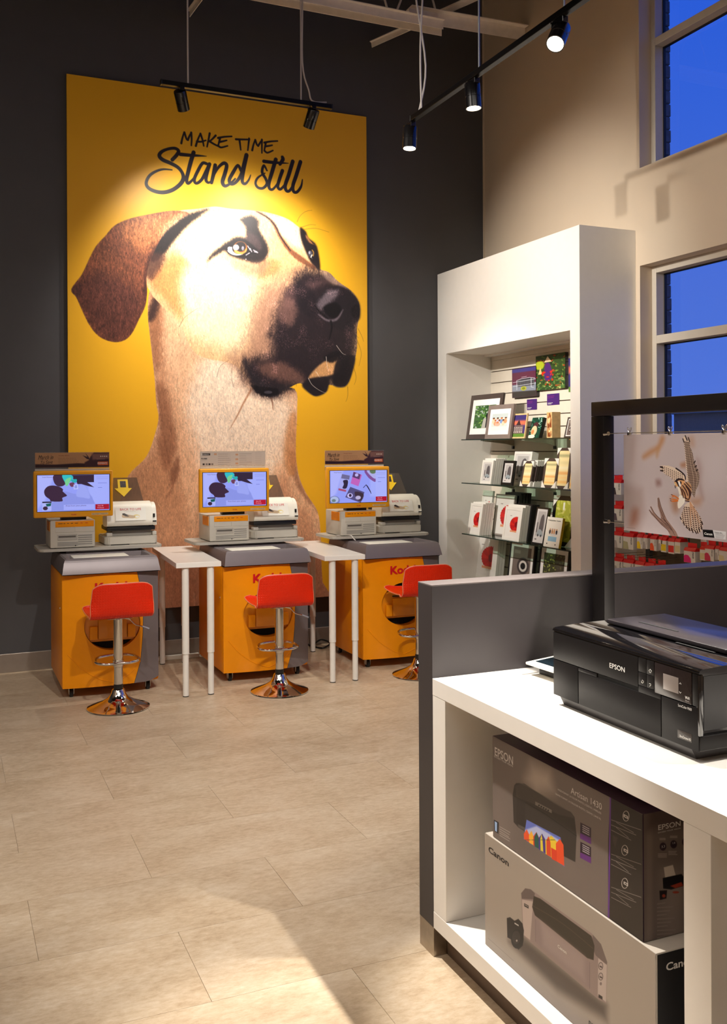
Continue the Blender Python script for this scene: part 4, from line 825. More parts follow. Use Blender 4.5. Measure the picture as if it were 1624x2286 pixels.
def monitor(loc, label, ms, mg, sgn, tilt=0.0, sdx=0.0):
    t = thing('kiosk_monitor', label, 'monitor', loc, 0, 'kiosk touch screens')   # origin at the bottom centre of the stand
    Wd, z0, z1 = 0.267, 0.022, 0.345
    obj('stand', bx(-0.08, 0.09, 0.02, 0.10, 0.0, 0.03, 0.004), M_BLACK, t, True)
    obj('bezel', bx(-Wd, Wd, -0.035, 0.012, z0, z1, 0.010, 3), M_MONY, t, True)
    obj('screen', bx(-Wd+0.020, Wd-0.020, -0.0362, -0.030, z0+0.040, z1-0.026), M_BLACK, t)
    quad('screen_image', (-Wd+0.024, -0.0368, z0+0.043), (Wd-0.026, -0.0368, z0+0.043), (Wd-0.026, -0.0368, z1-0.029), (-Wd+0.024, -0.0368, z1-0.029), ms, t)
    sx0, sx1, sz0 = -Wd+0.024, Wd-0.026, z0+0.043; sh = z1-0.029-sz0; sw = sx1-sx0
    rd = obj('red_button', bx(sx0+sw*0.80, sx1-0.002, -0.0374, -0.0369, sz0+0.006, sz0+sh*0.17), mat('screen_red', (150, 10, 40), 0.4, var=0, emit=(170, 12, 44), estr=0.6), t)
    text('View All', (sx0+sw*0.83, -0.038, sz0+sh*0.11), (1, 0, 0), (0, 0, 1), sw*0.08, sh*0.035, mat('screen_text_light', (200, 150, 180), 0.5, var=0, emit=(230, 170, 200), estr=0.6), t)
    text('Products', (sx0+sw*0.83, -0.038, sz0+sh*0.055), (1, 0, 0), (0, 0, 1), sw*0.09, sh*0.035, MATS['screen_text_light'], t)
    mdt = mat('screen_text_dark', (60, 50, 110), 0.5, var=0, emit=(90, 70, 140), estr=0.35)
    if ms is MS0: text('Print from your phone', (sx0+sw*0.39, -0.038, sz0+sh*0.115), (1, 0, 0), (0, 0, 1), sw*0.28, sh*0.05, mdt, t)
    text('Kodak Moments', (sx0+sw*0.07, -0.038, sz0+sh*0.93), (1, 0, 0), (0, 0, 1), sw*0.13, sh*0.03, mdt, t)
    text('Kodak', (-0.018, -0.0358, z0+0.014), (1, 0, 0), (0, 0, 1), 0.034, 0.009, M_LETR, t, bold=0.02)
    obj('sticker', bx(0.118, 0.232, -0.0362, -0.0352, z0+0.012, z0+0.024), mat('sticker_beige', (206, 180, 140), 0.5), t)
    text('GLOSSY PRINTS', (0.122, -0.0364, z0+0.0155), (1, 0, 0), (0, 0, 1), 0.104, 0.005, M_LETD, t)
    zs = z1+0.004
    sh_ = obj('sign_holder', bx(-Wd+0.012+sdx, 0.248+sdx, 0.0, 0.004, zs-0.03, zs+0.125), M_ACRYL, t)
    obj('holder_foot', bx(-Wd+0.012+sdx, 0.246+sdx, -0.006, 0.006, z1-0.001, z1+0.012, 0.002), mat('clear_strip', (196, 190, 180), 0.2), sh_)
    quad('sign_card', (-Wd+0.014+sdx, -0.001, zs+0.018), (0.246+sdx, -0.001, zs+0.018), (0.246+sdx, -0.001, zs+0.121), (-Wd+0.014+sdx, -0.001, zs+0.121), mg, sh_)
    if sgn == 0:
        text('March in', (-Wd+0.034+sdx, -0.0016, zs+0.074), (1, 0, 0.02), (0, 0, 1), 0.10, 0.030, M_LETD, sh_, shear=0.35); text('To Save', (-Wd+0.050+sdx, -0.0016, zs+0.042), (1, 0, 0.06), (0, 0, 1), 0.08, 0.024, M_LETD, sh_, shear=0.35)
        text('Kodak Alaris', (-Wd+0.17+sdx, -0.0016, zs+0.098), (1, 0, 0), (0, 0, 1), 0.07, 0.007, mat('letter_brown', (120, 40, 20), 0.5, var=0), sh_)
        text('MOMENTS', (0.165+sdx, -0.0016, zs+0.039), (1, 0, 0), (0, 0, 1), 0.066, 0.012, M_LETW, sh_)
    else:
        text('Kodak', (-Wd+0.022+sdx, -0.0016, zs+0.066), (1, 0, 0), (0, 0, 1), 0.045, 0.010, M_LETD, sh_, bold=0.03); text('MOMENTS', (-Wd+0.022+sdx, -0.0016, zs+0.096), (1, 0, 0), (0, 0, 1), 0.056, 0.008, M_LETW, sh_)
    return t
monitor((0.828, 6.99, 1.1685), 'leftmost yellow kiosk screen showing a father and child, brown sign on top', MS0, MG0, 0)
monitor((1.982, 6.985, 1.1685), 'middle yellow kiosk screen with a pale price list sign on top', MS0, MG1, 1)
monitor((2.981, 6.98, 1.1685), 'rightmost yellow kiosk screen showing cards and glasses on a desk', MS1, MG0, 0, 0, -0.016)

# document scanners
def label_pic():
    p = Pic(300, 200, (238, 236, 226)); p.ell(205, 140, 34, 30, (228, 206, 120), 3); p.ell(215, 142, 20, 18, (238, 236, 226), 3); p.ell(205, 150, 34, 30, (238, 236, 226), 6, 0.35)
    p.poly([(70, 100), (120, 108), (190, 130), (180, 165), (120, 160), (66, 150)], (196, 172, 140), 4, 1, 3); p.poly([(66, 90), (86, 84), (130, 120), (100, 128), (70, 112)], (56, 46, 44), 3, 1, 0); p.poly([(84, 128), (140, 128), (120, 142)], (90, 74, 66), 3)
    return p
MLAB = print_mat('scanner_label', label_pic(), 0.4)
sc_ = thing('photo_scanner', 'cream photo scanner with yellow arrow tray sign, right of the leftmost screen', 'scanner', (1.243, 7.075, 0.972), 0, 'photo scanners')
bs_ = BM(); add_prism(bs_, [(-0.19, 0.0), (-0.165, -0.03), (0.165, -0.03), (0.185, 0.0), (0.185, 0.30), (-0.19, 0.30)], 'Z', 0.002, 0.062)
bmesh.ops.bevel(bs_, geom=bs_.edges[:], offset=0.006, segments=2, affect='EDGES'); obj('base_tray', bs_, M_PCG, sc_, True)
obj('pedestal', bx(-0.135, 0.15, 0.03, 0.28, 0.062, 0.100, 0.004), M_PCG2, sc_, True)
obj('rest_block', bx(0.1505, 0.180, -0.005, 0.06, 0.0625, 0.090, 0.004), M_PCG, sc_, True); obj('rest_block', bx(-0.175, -0.1355, -0.005, 0.06, 0.0625, 0.088, 0.004), M_PCG, sc_, True)
obj('roller_gap', bx(-0.175, 0.17, -0.01, 0.26, 0.100, 0.132, 0.006), M_BLACK, sc_, True)
prof = [(-0.005, 0.134), (-0.030, 0.142), (-0.038, 0.160), (-0.030, 0.194), (-0.005, 0.262), (0.035, 0.302), (0.095, 0.304), (0.15, 0.24), (0.17, 0.134)]
pr = [tuple(q) for q in crom([np.array(p) for p in prof], 3, True)]
obj('upper_body', prism(pr, 'X', -0.178, 0.146, 0.003), M_CREAM, sc_, True)
eb = [(y+0.0*y, z) for y, z in pr]
obj('side_cover', prism([(y*0.97+0.002, 0.134+(z-0.134)*0.95) for y, z in eb], 'X', 0.1465, 0.176, 0.004), M_CREAM, sc_, True)
obj('button', bx(0.150, 0.163, -0.0335, -0.022, 0.194, 0.220), M_BLACK, sc_); obj('button', bx(0.146, 0.172, -0.042, -0.03, 0.162, 0.170), M_BLACK, sc_)
def lp(x, s, o=0.0016):   # point on the slanted front
    a = Vector((x, -0.0345, 0.172)); b = Vector((x, -0.004, 0.262)); d = b-a; n = Vector((0, -d.z, d.y)).normalized(); return a+d*s+n*(o+0.006)
quad('label', lp(-0.118, 0.0, 0.004), lp(0.098, 0.0, 0.004), lp(0.098, 1.02, 0.004), lp(-0.118, 1.02, 0.004), MLAB, sc_)
text('BACK TO LIFE', lp(-0.084, 0.80, 0.0046), (1, 0, 0), (0, 0.32, 0.947), 0.15, 0.016, M_LETR, sc_); text('KODAK MOMENTS', lp(-0.055, 0.68, 0.0046), (1, 0, 0), (0, 0.32, 0.947), 0.08, 0.006, M_LETG, sc_)
tr_ = BM(); A = Vector((0, 0.085, 0.300)); Bq = Vector((0, 0.175, 0.478))
for x0, x1, xx0, xx1 in ((-0.125, 0.105, -0.100, 0.070),):
    vs = [tr_.verts.new(p) for p in ((x0, A.y, A.z), (x1, A.y, A.z), (xx1, Bq.y, Bq.z), (xx0, Bq.y, Bq.z), (x0, A.y+0.004, A.z-0.002), (x1, A.y+0.004, A.z-0.002), (xx1, Bq.y+0.004, Bq.z-0.002), (xx0, Bq.y+0.004, Bq.z-0.002))]
    for f in ((0, 1, 2, 3), (7, 6, 5, 4), (0, 4, 5, 1), (1, 5, 6, 2), (2, 6, 7, 3), (3, 7, 4, 0)): tr_.faces.new([vs[i] for i in f])
obj('paper_guide', tr_, M_TRAYCL, sc_)
ar = BM(); 
def ag(x, s): return (x, A.y+(Bq.y-A.y)*s-0.004, A.z+(Bq.z-A.z)*s+0.002)
def flat(P): 
    f = [ar.verts.new(ag(*p)) for p in P]; b = [ar.verts.new(Vector(ag(*p))+Vector((0, 0.002, -0.001))) for p in P]; n = len(P)
    ar.faces.new(f); ar.faces.new(b[::-1]); [ar.faces.new((f[i], b[i], b[(i+1) % n], f[(i+1) % n])) for i in range(n)]
flat([(-0.072, 0.92), (-0.072, 0.56), (-0.098, 0.56), (-0.035, 0.22), (0.028, 0.56), (0.002, 0.56), (0.002, 0.92)])
ao = obj('arrow_sign', ar, mat('arrow_yellow', (246, 206, 30), 0.4, var=0), sc_)
quad('arrow_photo', Vector(ag(-0.056, 0.60))+Vector((0, -0.001, 0)), Vector(ag(-0.014, 0.60))+Vector((0, -0.001, 0)), Vector(ag(-0.014, 0.85))+Vector((0, -0.001, 0)), Vector(ag(-0.056, 0.85))+Vector((0, -0.001, 0)), mat('tiny_photo', (60, 46, 44), 0.5, var=0.9, scale=70), ao)
obj('scanner_foot', bx(-0.15, -0.02, -0.026, -0.02, 0.0, 0.0055), M_BLACK, sc_); obj('scanner_foot', bx(0.09, 0.175, -0.026, 0.28, 0.0, 0.0015), M_BLACK, sc_)
dup(sc_, (2.335, 7.075, 0.972), 'cream photo scanner half hidden behind the middle kiosk screen')
dup(sc_, (3.402, 7.070, 0.972), 'cream photo scanner right of the rightmost kiosk screen, against the dark wall')
tag(obj('white_cable', tube([(2.80, 6.98, 0.978), (2.86, 6.972, 0.979), (2.915, 6.955, 0.977), (2.925, 6.935, 0.958), (2.94, 6.92, 0.940)], 0.004, 8), M_CAB, None, True), 'short white cable trailing over the rear shelf edge of the rightmost kiosk', 'cable')

# ================================================================== NARROW WHITE TABLES
def table(loc, rz, label):
    t = thing('side_table', label, 'table', loc, rz, 'narrow white tables between the kiosks')
    obj('table_top', bx(-0.152, 0.152, 0, 1.12, 0.866, 0.90, 0.002), M_WHITE, t)
    for x, y in ((-0.085, 0.035), (0.085, 0.035), (-0.085, 1.07), (0.085, 1.07)):
        lg = obj('leg', cyl((x, y, 0.29), (x, y, 0.8658), 0.024, n=24), M_FRAMEW, t, True)
        b = BM(); add_cyl(b, (x, y, 0.006), (x, y, 0.2898), 0.0205, n=24); obj('lower_tube', b, M_FRAMEW, lg, True)
        obj('foot', cyl((x, y, 0.0006), (x, y, 0.0058), 0.021, n=20), M_BLACK, lg); obj('collar', cyl((x, y, 0.286), (x, y, 0.2945), 0.0243, 0.0246, n=24), M_FRAMEW, lg, True)
    return t
table((1.565, 6.375, 0), math.radians(-3.2), 'narrow white table with tubular legs between the left and middle kiosks')
table((2.606, 6.325, 0), math.radians(-3.5), 'narrow white table with tubular legs between the middle and right kiosks')

# ================================================================== STOOLS
st = thing('bar_stool', 'red swivel bar stool with chrome base before the leftmost kiosk', 'stool', (1.022, 6.32, 0), math.radians(1), 'red bar stools')
obj('base', lathe([(0.002, 0.0015), (0.190, 0.0015), (0.198, 0.004), (0.197, 0.009), (0.175, 0.018), (0.14, 0.030), (0.10, 0.046), (0.065, 0.068), (0.046, 0.095), (0.040, 0.118), (0.036, 0.122)], 64), M_CHROME, st, True)
obj('gasket', lathe([(0.026, 0.1225), (0.029, 0.124), (0.029, 0.152), (0.026, 0.154)], 32), M_BLACK, st, True)
obj('column', lathe([(0.0285, 0.1545), (0.0285, 0.262), (0.0305, 0.264), (0.0305, 0.568), (0.038, 0.574), (0.045, 0.583)], 40), M_CHROME, st, True)
# foot ring: flat loop held by the column
ringp = [(0.0, -0.033), (0.075, -0.035), (0.128, 0.0), (0.135, 0.06), (0.10, 0.125), (0.0, 0.155), (-0.10, 0.125), (-0.135, 0.06), (-0.128, 0.0), (-0.075, -0.035)]
obj('foot_ring', tube([(x, y, 0.292+0.10*(y+0.03)) for x, y in ringp], 0.009, 10, 5, True), M_CHROME, st, True)
obj('ring_clamp', lathe([(0.031, 0.270), (0.0355, 0.272), (0.0355, 0.306), (0.031, 0.308)], 32), M_CHROME, st, True)
lv = obj('lever', tube([(0.03, -0.01, 0.576), (0.07, -0.03, 0.566), (0.10, -0.045, 0.535), (0.145, -0.06, 0.520), (0.175, -0.075, 0.508)], 0.004, 8), M_CHROME, st, True)
obj('lever_grip', tube([(0.145, -0.06, 0.5205), (0.185, -0.079, 0.504)], 0.0068, 10, smooth=False), mat('grey_grip', (120, 118, 126), 0.4), lv, True)
prof = crom([(0.205, 0.622), (0.17, 0.606), (0.08, 0.594), (-0.03, 0.592), (-0.11, 0.598), (-0.150, 0.618), (-0.172, 0.665), (-0.186, 0.74), (-0.196, 0.822)], 5)
s_ = BM(); N = len(prof); G = []; Nn = 26
for i, (y, z) in enumerate(prof):
    t = i/(N-1); row = []
    hw = 0.194
    if t < 0.10: hw -= 0.045*((0.10-t)/0.10)**2
    if t > 0.78: hw -= 0.012*((t-0.78)/0.22)
    for j in range(Nn+1):
        u = -1+2*j/Nn; x = u*hw; zz = z; yy = y
        if t > 0.66: yy += 0.030*u*u*min(1, (t-0.66)/0.15)      # the back wraps slightly forward
        if t < 0.5: zz += 0.014*abs(u)**3
        if t > 0.80: zz -= 0.030*abs(u)**6*((t-0.80)/0.20)
        row.append(s_.verts.new((x, yy, zz)))
    G.append(row)
for i in range(N-1):
    for j in range(Nn): s_.faces.new((G[i][j], G[i][j+1], G[i+1][j+1], G[i+1][j]))
seat = obj('seat_shell', s_, M_SEAT, st, 'keep')
def seat_mat():
    m = M_SEAT; t = m.node_tree; L = t.links.new; bs = t.nodes['Principled BSDF']
    co = t.nodes.new('ShaderNodeTexCoord'); mp = t.nodes.new('ShaderNodeMapping'); mp.inputs['Scale'].default_value = (62, 62, 62); L(co.outputs['Object'], mp.inputs[0])
    sp_ = t.nodes.new('ShaderNodeSeparateXYZ'); L(mp.outputs[0], sp_.inputs[0]); s = []
    for q in ('X', 'Z'):
        f = t.nodes.new('ShaderNodeMath'); f.operation = 'FRACT'; L(sp_.outputs[q], f.inputs[0]); g2 = t.nodes.new('ShaderNodeMath'); g2.operation = 'SUBTRACT'; L(f.outputs[0], g2.inputs[0]); g2.inputs[1].default_value = 0.5
        h2 = t.nodes.new('ShaderNodeMath'); h2.operation = 'MULTIPLY'; L(g2.outputs[0], h2.inputs[0]); L(g2.outputs[0], h2.inputs[1]); s.append(h2)
    a = t.nodes.new('ShaderNodeMath'); a.operation = 'ADD'; L(s[0].outputs[0], a.inputs[0]); L(s[1].outputs[0], a.inputs[1])
    mr = t.nodes.new('ShaderNodeMapRange'); L(a.outputs[0], mr.inputs[0]); mr.inputs['From Min'].default_value = 0.03; mr.inputs['From Max'].default_value = 0.12; mr.inputs['To Min'].default_value = 1; mr.inputs['To Max'].default_value = 0
    bp = t.nodes.new('ShaderNodeBump'); bp.inputs['Strength'].default_value = 0.5; bp.inputs['Distance'].default_value = 0.002; L(mr.outputs[0], bp.inputs['Height']); L(bp.outputs[0], bs.inputs['Normal'])
seat_mat()
sm = seat.modifiers.new('s', 'SOLIDIFY'); sm.thickness = 0.011; sm.offset = 0
for md in ('b',): bv = seat.modifiers.new('b', 'BEVEL'); bv.width = 0.003; bv.segments = 2; bv.limit_method = 'ANGLE'; bv.angle_limit = math.radians(60)
bpy.context.view_layer.update(); dg = bpy.context.evaluated_depsgraph_get(); me = bpy.data.meshes.new_from_object(seat.evaluated_get(dg)); seat.modifiers.clear(); seat.data = me
me.polygons.foreach_set('use_smooth', [True]*len(me.polygons))
# pale rim round the shell
rim = [tuple(G_) for G_ in ()]
pe = []
for i, (y, z) in enumerate(prof):
    t = i/(N-1); hw = 0.194
    if t < 0.10: hw -= 0.045*((0.10-t)/0.10)**2
    if t > 0.78: hw -= 0.012*((t-0.78)/0.22)
    yy = y+(0.030*min(1, (t-0.66)/0.15) if t > 0.66 else 0); zz = z+(0.014 if t < 0.5 else 0)-(0.030*((t-0.80)/0.20) if t > 0.80 else 0)
    pe.append((hw+0.0012, yy, zz))
top = []
for j in range(1, Nn): 
    u = 1-2*j/Nn; top.append((u*(0.194-0.012), prof[-1][0]+0.030*u*u, prof[-1][1]-0.030*abs(u)**6+0.0012))
fr_ = []
for j in range(1, Nn):
    u = -1+2*j/Nn; fr_.append((u*0.160, prof[0][0]+0.0012, prof[0][1]+0.014*abs(u)**3))
loop = pe+top+[(-x, y, z) for x, y, z in pe[::-1]]+fr_
obj('rim', tube(loop, 0.0042, 6, 1, True, smooth=False), mat('pale_rim', (222, 130, 96), 0.3, coat=0.4), st, True)
obj('seat_plate', bx(-0.08, 0.08, -0.08, 0.08, 0.5832, 0.5855, 0.001), M_CHROME, st)
dup(st, (2.100, 6.285, 0), 'red swivel bar stool with chrome base before the middle kiosk', math.radians(-2))
dup(st, (3.182, 6.31, 0), 'red swivel bar stool partly hidden by the grey half wall', math.radians(-2))
# power strip and cable behind the first table
ps = thing('power_strip', 'white power strip lying on the floor behind the left narrow table', 'power strip', (1.66, 7.585, 0.0006))
obj('strip_body', bx(-0.2, 0.2, -0.025, 0.025, 0, 0.03, 0.004), M_CREAM, ps); obj('strip_cord', tube([(0.2, 0, 0.012), (0.26, -0.02, 0.006), (0.36, 0.0, 0.006), (0.42, 0.03, 0.006)], 0.005, 8), M_CREAM, ps, True)
tag(obj('black_cable', tube([(2.80, 7.60, 0.008), (2.86, 7.45, 0.008), (2.95, 7.5, 0.03), (2.9, 7.58, 0.05), (2.8, 7.54, 0.02), (2.74, 7.6, 0.04)], 0.007, 8), M_BLACK, None, True), 'tangled black cable on the floor between the middle kiosk and second table', 'cable')
# ================================================================== HALF WALL AND COUNTER
DY0, DY1, DX0 = 2.803, 2.903, 1.461
hw_ = thing('half_wall', 'grey half wall partition behind the white printer counter', 'partition', (DX0, (DY0+DY1)/2, 0))
def at0(bm, t): 
    for v in bm.verts: v.co -= Vector(t.location)
    return bm
obj('partition_panel', at0(bx(DX0, 4.25, DY0, DY1, 0.0975, 1.211, 0.001), hw_), M_GREYP, hw_)
obj('top_cap', at0(bx(DX0, 4.25, DY0, DY1, 1.2115, 1.216, 0.0006), hw_), M_GREYT, hw_)
obj('plinth', at0(bx(DX0+0.0005, 4.25, DY0+0.0005, DY1-0.0005, 0, 0.097, 0.001), hw_), M_STEEL, hw_)
ct = thing('display_counter', 'white display counter with open shelves holding printer boxes', 'counter', (DX0, 2.0, 0))
CYN = 0.35
def cb(n, *a, m=M_WHITE, bev=0.0012): return obj(n, at0(bx(*a, bev), ct), m, ct)
cb('counter_top', DX0, 2.86, CYN, 2.8022, 0.858, 0.912)
cb('end_panel', DX0+0.0005, 2.859, 2.7165, 2.8020, 0.1515, 0.8575)
cb('base_panel', DX0, 2.86, CYN, 2.8022, 0.097, 0.151)
cb('upright', DX0+0.0005, 2.859, 1.555, 1.636, 0.1515, 0.8575); cb('upright', DX0+0.0005, 2.859, CYN, CYN+0.08, 0.1515, 0.8575)
cb('back_panel', 2.14, 2.16, 1.6365, 2.716, 0.1515, 0.8575); cb('back_panel', 2.14, 2.16, CYN+0.081, 1.5545, 0.1515, 0.8575)
cb('toe_kick', 1.511, 2.81, CYN+0.05, 2.8020, 0, 0.0965, m=mat('dark_toe_kick', (92, 74, 62), 0.5))
# printed artwork helper
def face_print(name, axis, val, a0, a1, z0, z1, draw, w, parent, off=0.0008, rough=0.4, bg=(255, 255, 255), pre=None, coat=0.0):
    h = int(w*abs(z1-z0)/abs(a1-a0)); p = Pic(w, h, bg, planeT(axis, val, a0, a1, z0, z1, w, h, pre)); draw(p)
    m = print_mat(name+'_art', p, rough, coat=coat); L = Vector(parent.location)
    if axis == 'X': c = [(val-off, a0, z0), (val-off, a1, z0), (val-off, a1, z1), (val-off, a0, z1)]
    else: c = [(a0, val-off, z0), (a1, val-off, z0), (a1, val-off, z1), (a0, val-off, z1)]
    return quad(name, *[Vector(q)-L for q in c], m, parent)
def tpx(s, quadpx, axis, val, m, parent, name='lettering', bold=0.0, shear=0.0, off=0.0012):
    """lettering on a plane; quadpx = frame pixels of lower-left, lower-right, upper-left"""
    P = [px(q[0], q[1], X=val) if axis == 'X' else px(q[0], q[1], Y=val) for q in quadpx]
    O = P[0]-Vector(parent.location); R = P[1]-P[0]; U = P[2]-P[0]
    if axis == 'X': R = Vector((0, R.y, R.z*0.0)); U = Vector((0, 0, U.z)); n = Vector((-1, 0, 0))
    else: R = Vector((R.x, 0, 0)); U = Vector((0, 0, U.z)); n = Vector((0, -1, 0))
    return text(s, O+n*off, R, U, R.length, abs(U.z), m, parent, name, bold, 0.0, shear)
# ---- upper box
EX, EY0, EY1, EZ0, EZ1 = 1.515, 1.832, 2.515, 0.4925, 0.797
ZB = zm(1080, 1620, 3.5304)
def art_epson(p):
    P = p.poly; g = vnoise(p.h, p.w, 300, 200, 9)*0.10; p.a[:] = np.array((112, 100, 94))/255; 
    P([(380, 300), (520, 360), (560, 520), (420, 540), (330, 420)], (176, 160, 148), 110, 0.9); p.add(g)
    P([(1002, 560), (1290, 720), (1290, 1800), (985, 1700), (985, 900)], (34, 26, 24), 2); P([(998, 558), (1008, 562), (992, 1750), (978, 1750)], (92, 44, 130), 2)
    P([(1020, 860), (1060, 880), (1040, 960), (1020, 900)], (60, 48, 44), 10, 0.8)
    # pictured printer
    P([(232, 545), (245, 470), (262, 450), (325, 458), (600, 640), (690, 680), (720, 720), (736, 860), (726, 1075), (600, 1010), (275, 800), (240, 760)], (50, 44, 42), 3)
    P([(250, 470), (300, 455), (640, 655), (700, 690), (720, 730), (600, 700), (260, 560)], (66, 59, 56), 6); p.stroke([(234, 548), (480, 690), (735, 868)], 3, (20, 16, 16), 2, smooth=0); p.stroke([(262, 452), (330, 470), (640, 650)], 3, (96, 88, 82), 2)
    P([(410, 596), (540, 664), (540, 690), (410, 624)], (120, 112, 106), 2)
    for i in range(5): p.ell(440+i*18, 628+i*10, 7, 7, (40, 34, 34), 2)
    P([(262, 560), (330, 600), (330, 810), (262, 770)], (44, 38, 37), 3)
    P([(275, 775), (330, 805), (328, 830), (275, 795)], (80, 74, 72), 2)
    # beach hut print
    Q = [(342, 740), (610, 880), (642, 1112), (318, 892)]; P(Q, (96, 110, 190), 2); P([(330, 820), (420, 790), (600, 900), (620, 960), (330, 870)], (196, 200, 226), 10, 0.8)
    for x0, w_, c in ((322, 42, (228, 84, 40)), (362, 36, (238, 170, 50)), (396, 46, (200, 60, 44)), (405, 34, (30, 84, 74)), (438, 52, (70, 50, 130)), (452, 16, (220, 200, 60)), (492, 90, (232, 196, 52)), (500, 30, (216, 70, 34)), (575, 58, (232, 78, 36))):
        yb = 892+(x0-318)*0.68; t_ = 830+(x0-330)*0.30; P([(x0, yb), (x0-2, t_+24), (x0+w_/2, t_-12), (x0+w_, t_+36), (x0+w_+6, yb+w_*0.68)], c, 2)
    P([(535, 960), (580, 985), (580, 1070), (540, 1050)], (220, 60, 30), 2)
    p.lines(330, 900, 600, 1, 5, (40, 70, 50), 3, 0.6)
    # phone
    P([(84, 740), (122, 762), (120, 852), (86, 830)], (30, 28, 34), 2); P([(90, 752), (110, 764), (108, 838), (92, 828)], (150, 176, 214), 2)
    for i in range(5): p.stroke([(130, 796+i*17), (212-6*(i % 3), 842+i*17)], 3.4, (196, 188, 180), 1.5, 0.6, 0)
    for y0 in (762, 914):
        P([(766, y0), (850, y0+44), (850, y0+170), (764, y0+124)], (40, 22, 40), 3); P([(765, y0+84), (850, y0+122), (850, y0+172), (764, y0+126)], (96, 40, 120), 2)
        for i in range(4): p.stroke([(784, y0+24+i*16), (836, y0+52+i*16)], 4, (214, 208, 206), 1.5, 0.75, 0)
    for y0 in (700, 970, 1230):
        yy = y0+12; p.ell(1126 if y0 < 900 else 1116, yy, 26, 42, (206, 198, 190), 2); p.ell(1126 if y0 < 900 else 1116, yy, 22, 38, (34, 26, 24), 2)
        P([(1108, yy-16), (1142, yy+2), (1142, yy+24), (1108, yy+6)], (206, 198, 190), 2); P([(1114, yy-6), (1136, yy+6), (1136, yy+14), (1114, yy+2)], (50, 40, 36), 2)
        for i in range(5): 
            a = 40 if i % 2 else 0; p.stroke([(1010+a, yy+40+i*20-10), (1245-a-20*i, yy+40+i*20+70)], 2.4, (200, 192, 184), 1.4, 0.55, 0)
eb_ = thing('printer_box', 'large grey and black printer carton with a beach hut print, upper of the two boxes', 'box', (EX, 2.17, EZ0), 0)
def rel0(bm, t): return at0(bm, t)
obj('carton', rel0(bx(EX, 2.0, EY0, EY1, EZ0, EZ1, 0.002), eb_), mat('purple_black_carton', (42, 14, 44), 0.4), eb_, True)
face_print('front_art', 'X', EX, EY1-0.001, EY0+0.001, EZ0+0.001, EZ1-0.001, art_epson, 1100, eb_, pre=ZB, rough=0.35)
def art_eside(p):
    P = p.poly; p.a[:] = np.array((104, 92, 86))/255; P([(1284, 660), (1330, 660), (1330, 1800), (1284, 1800)], (120, 106, 98), 16, 0.8); P([(1400, 1150), (1600, 1100), (1600, 1800), (1440, 1800)], (140, 126, 118), 90, 0.8); P([(1284, 600), (1600, 600), (1600, 800), (1284, 820)], (70, 56, 54), 60, 0.9)
    for x, y in ((1414, 952), (1498, 934), (1590, 916)): p.ell(x, y, 26, 32, (36, 20, 34), 2)
    p.lines(1388, 888, 1440, 2, 10, (170, 158, 150), 3, 0.6); p.lines(1470, 870, 1530, 2, 10, (170, 158, 150), 3, 0.6); p.lines(1376, 1010, 1446, 3, 12, (170, 158, 150), 3, 0.6); p.lines(1458, 990, 1530, 3, 12, (170, 158, 150), 3, 0.6)
    P([(1420, 1116), (1492, 1096), (1514, 1180), (1432, 1206)], (196, 184, 172), 3); P([(1412, 1200), (1560, 1168), (1575, 1190), (1575, 1262), (1480, 1290), (1416, 1282)], (14, 10, 12), 4); P([(1470, 1262), (1560, 1230), (1575, 1260), (1510, 1280)], (150, 50, 30), 4); P([(1386, 1300), (1446, 1296), (1440, 1360), (1390, 1372)], (24, 16, 18), 4); p.ell(1420, 1340, 14, 14, (150, 60, 40), 3); p.ell(1515, 1312, 26, 9, (160, 60, 40), 3)
    for i in range(14): p.stroke([(1370, 1404+i*30), (1370+150*(0.4+0.6*((i*37) % 10)/10), 1396+i*30)], 4, (150, 138, 130), 2, 0.5, 0)
face_print('side_art', 'Y', EY0, EX+0.001, EX+0.484, EZ0+0.001, EZ1-0.001, art_eside, 700, eb_, pre=ZB, rough=0.35)
def B3(*a): return [ZB(q) for q in a]
tpx('EPSON', B3((92, 232), (236, 300), (92, 166)), 'X', EX, M_LETG, eb_, 'brand_lettering', bold=0.012)
tpx('EXCEED YOUR VISION', B3((88, 246), (234, 320), (88, 232)), 'X', EX, M_LETG, eb_)
tpx('Artisan 1430', B3((692, 532), (936, 656), (694, 484)), 'X', EX, M_LETG, eb_, 'product_lettering')
tpx('WIDE-FORMAT | 6-COLOR PHOTO | CD/DVD | WIRELESS', B3((588, 512), (932, 702), (588, 494)), 'X', EX, M_LETG, eb_)
tpx('GRAND FORMAT | 6 COULEURS PHOTO | CD/DVD | SANS FIL', B3((570, 546), (930, 744), (570, 528)), 'X', EX, M_LETG, eb_)
tpx('EPSON', B3((1376, 824), (1552, 792), (1376, 782)), 'Y', EY0, M_LETG, eb_, 'brand_lettering', bold=0.01)
tpx('EXCEED YOUR VISION', B3((1374, 848), (1552, 818), (1374, 838)), 'Y', EY0, M_LETG, eb_)
tpx('3.3', B3((1400, 962), (1426, 956), (1400, 944)), 'Y', EY0, M_LETG, eb_, off=0.002); tpx('1.6', B3((1488, 930), (1508, 926), (1488, 916)), 'Y', EY0, M_LETG, eb_, off=0.002)
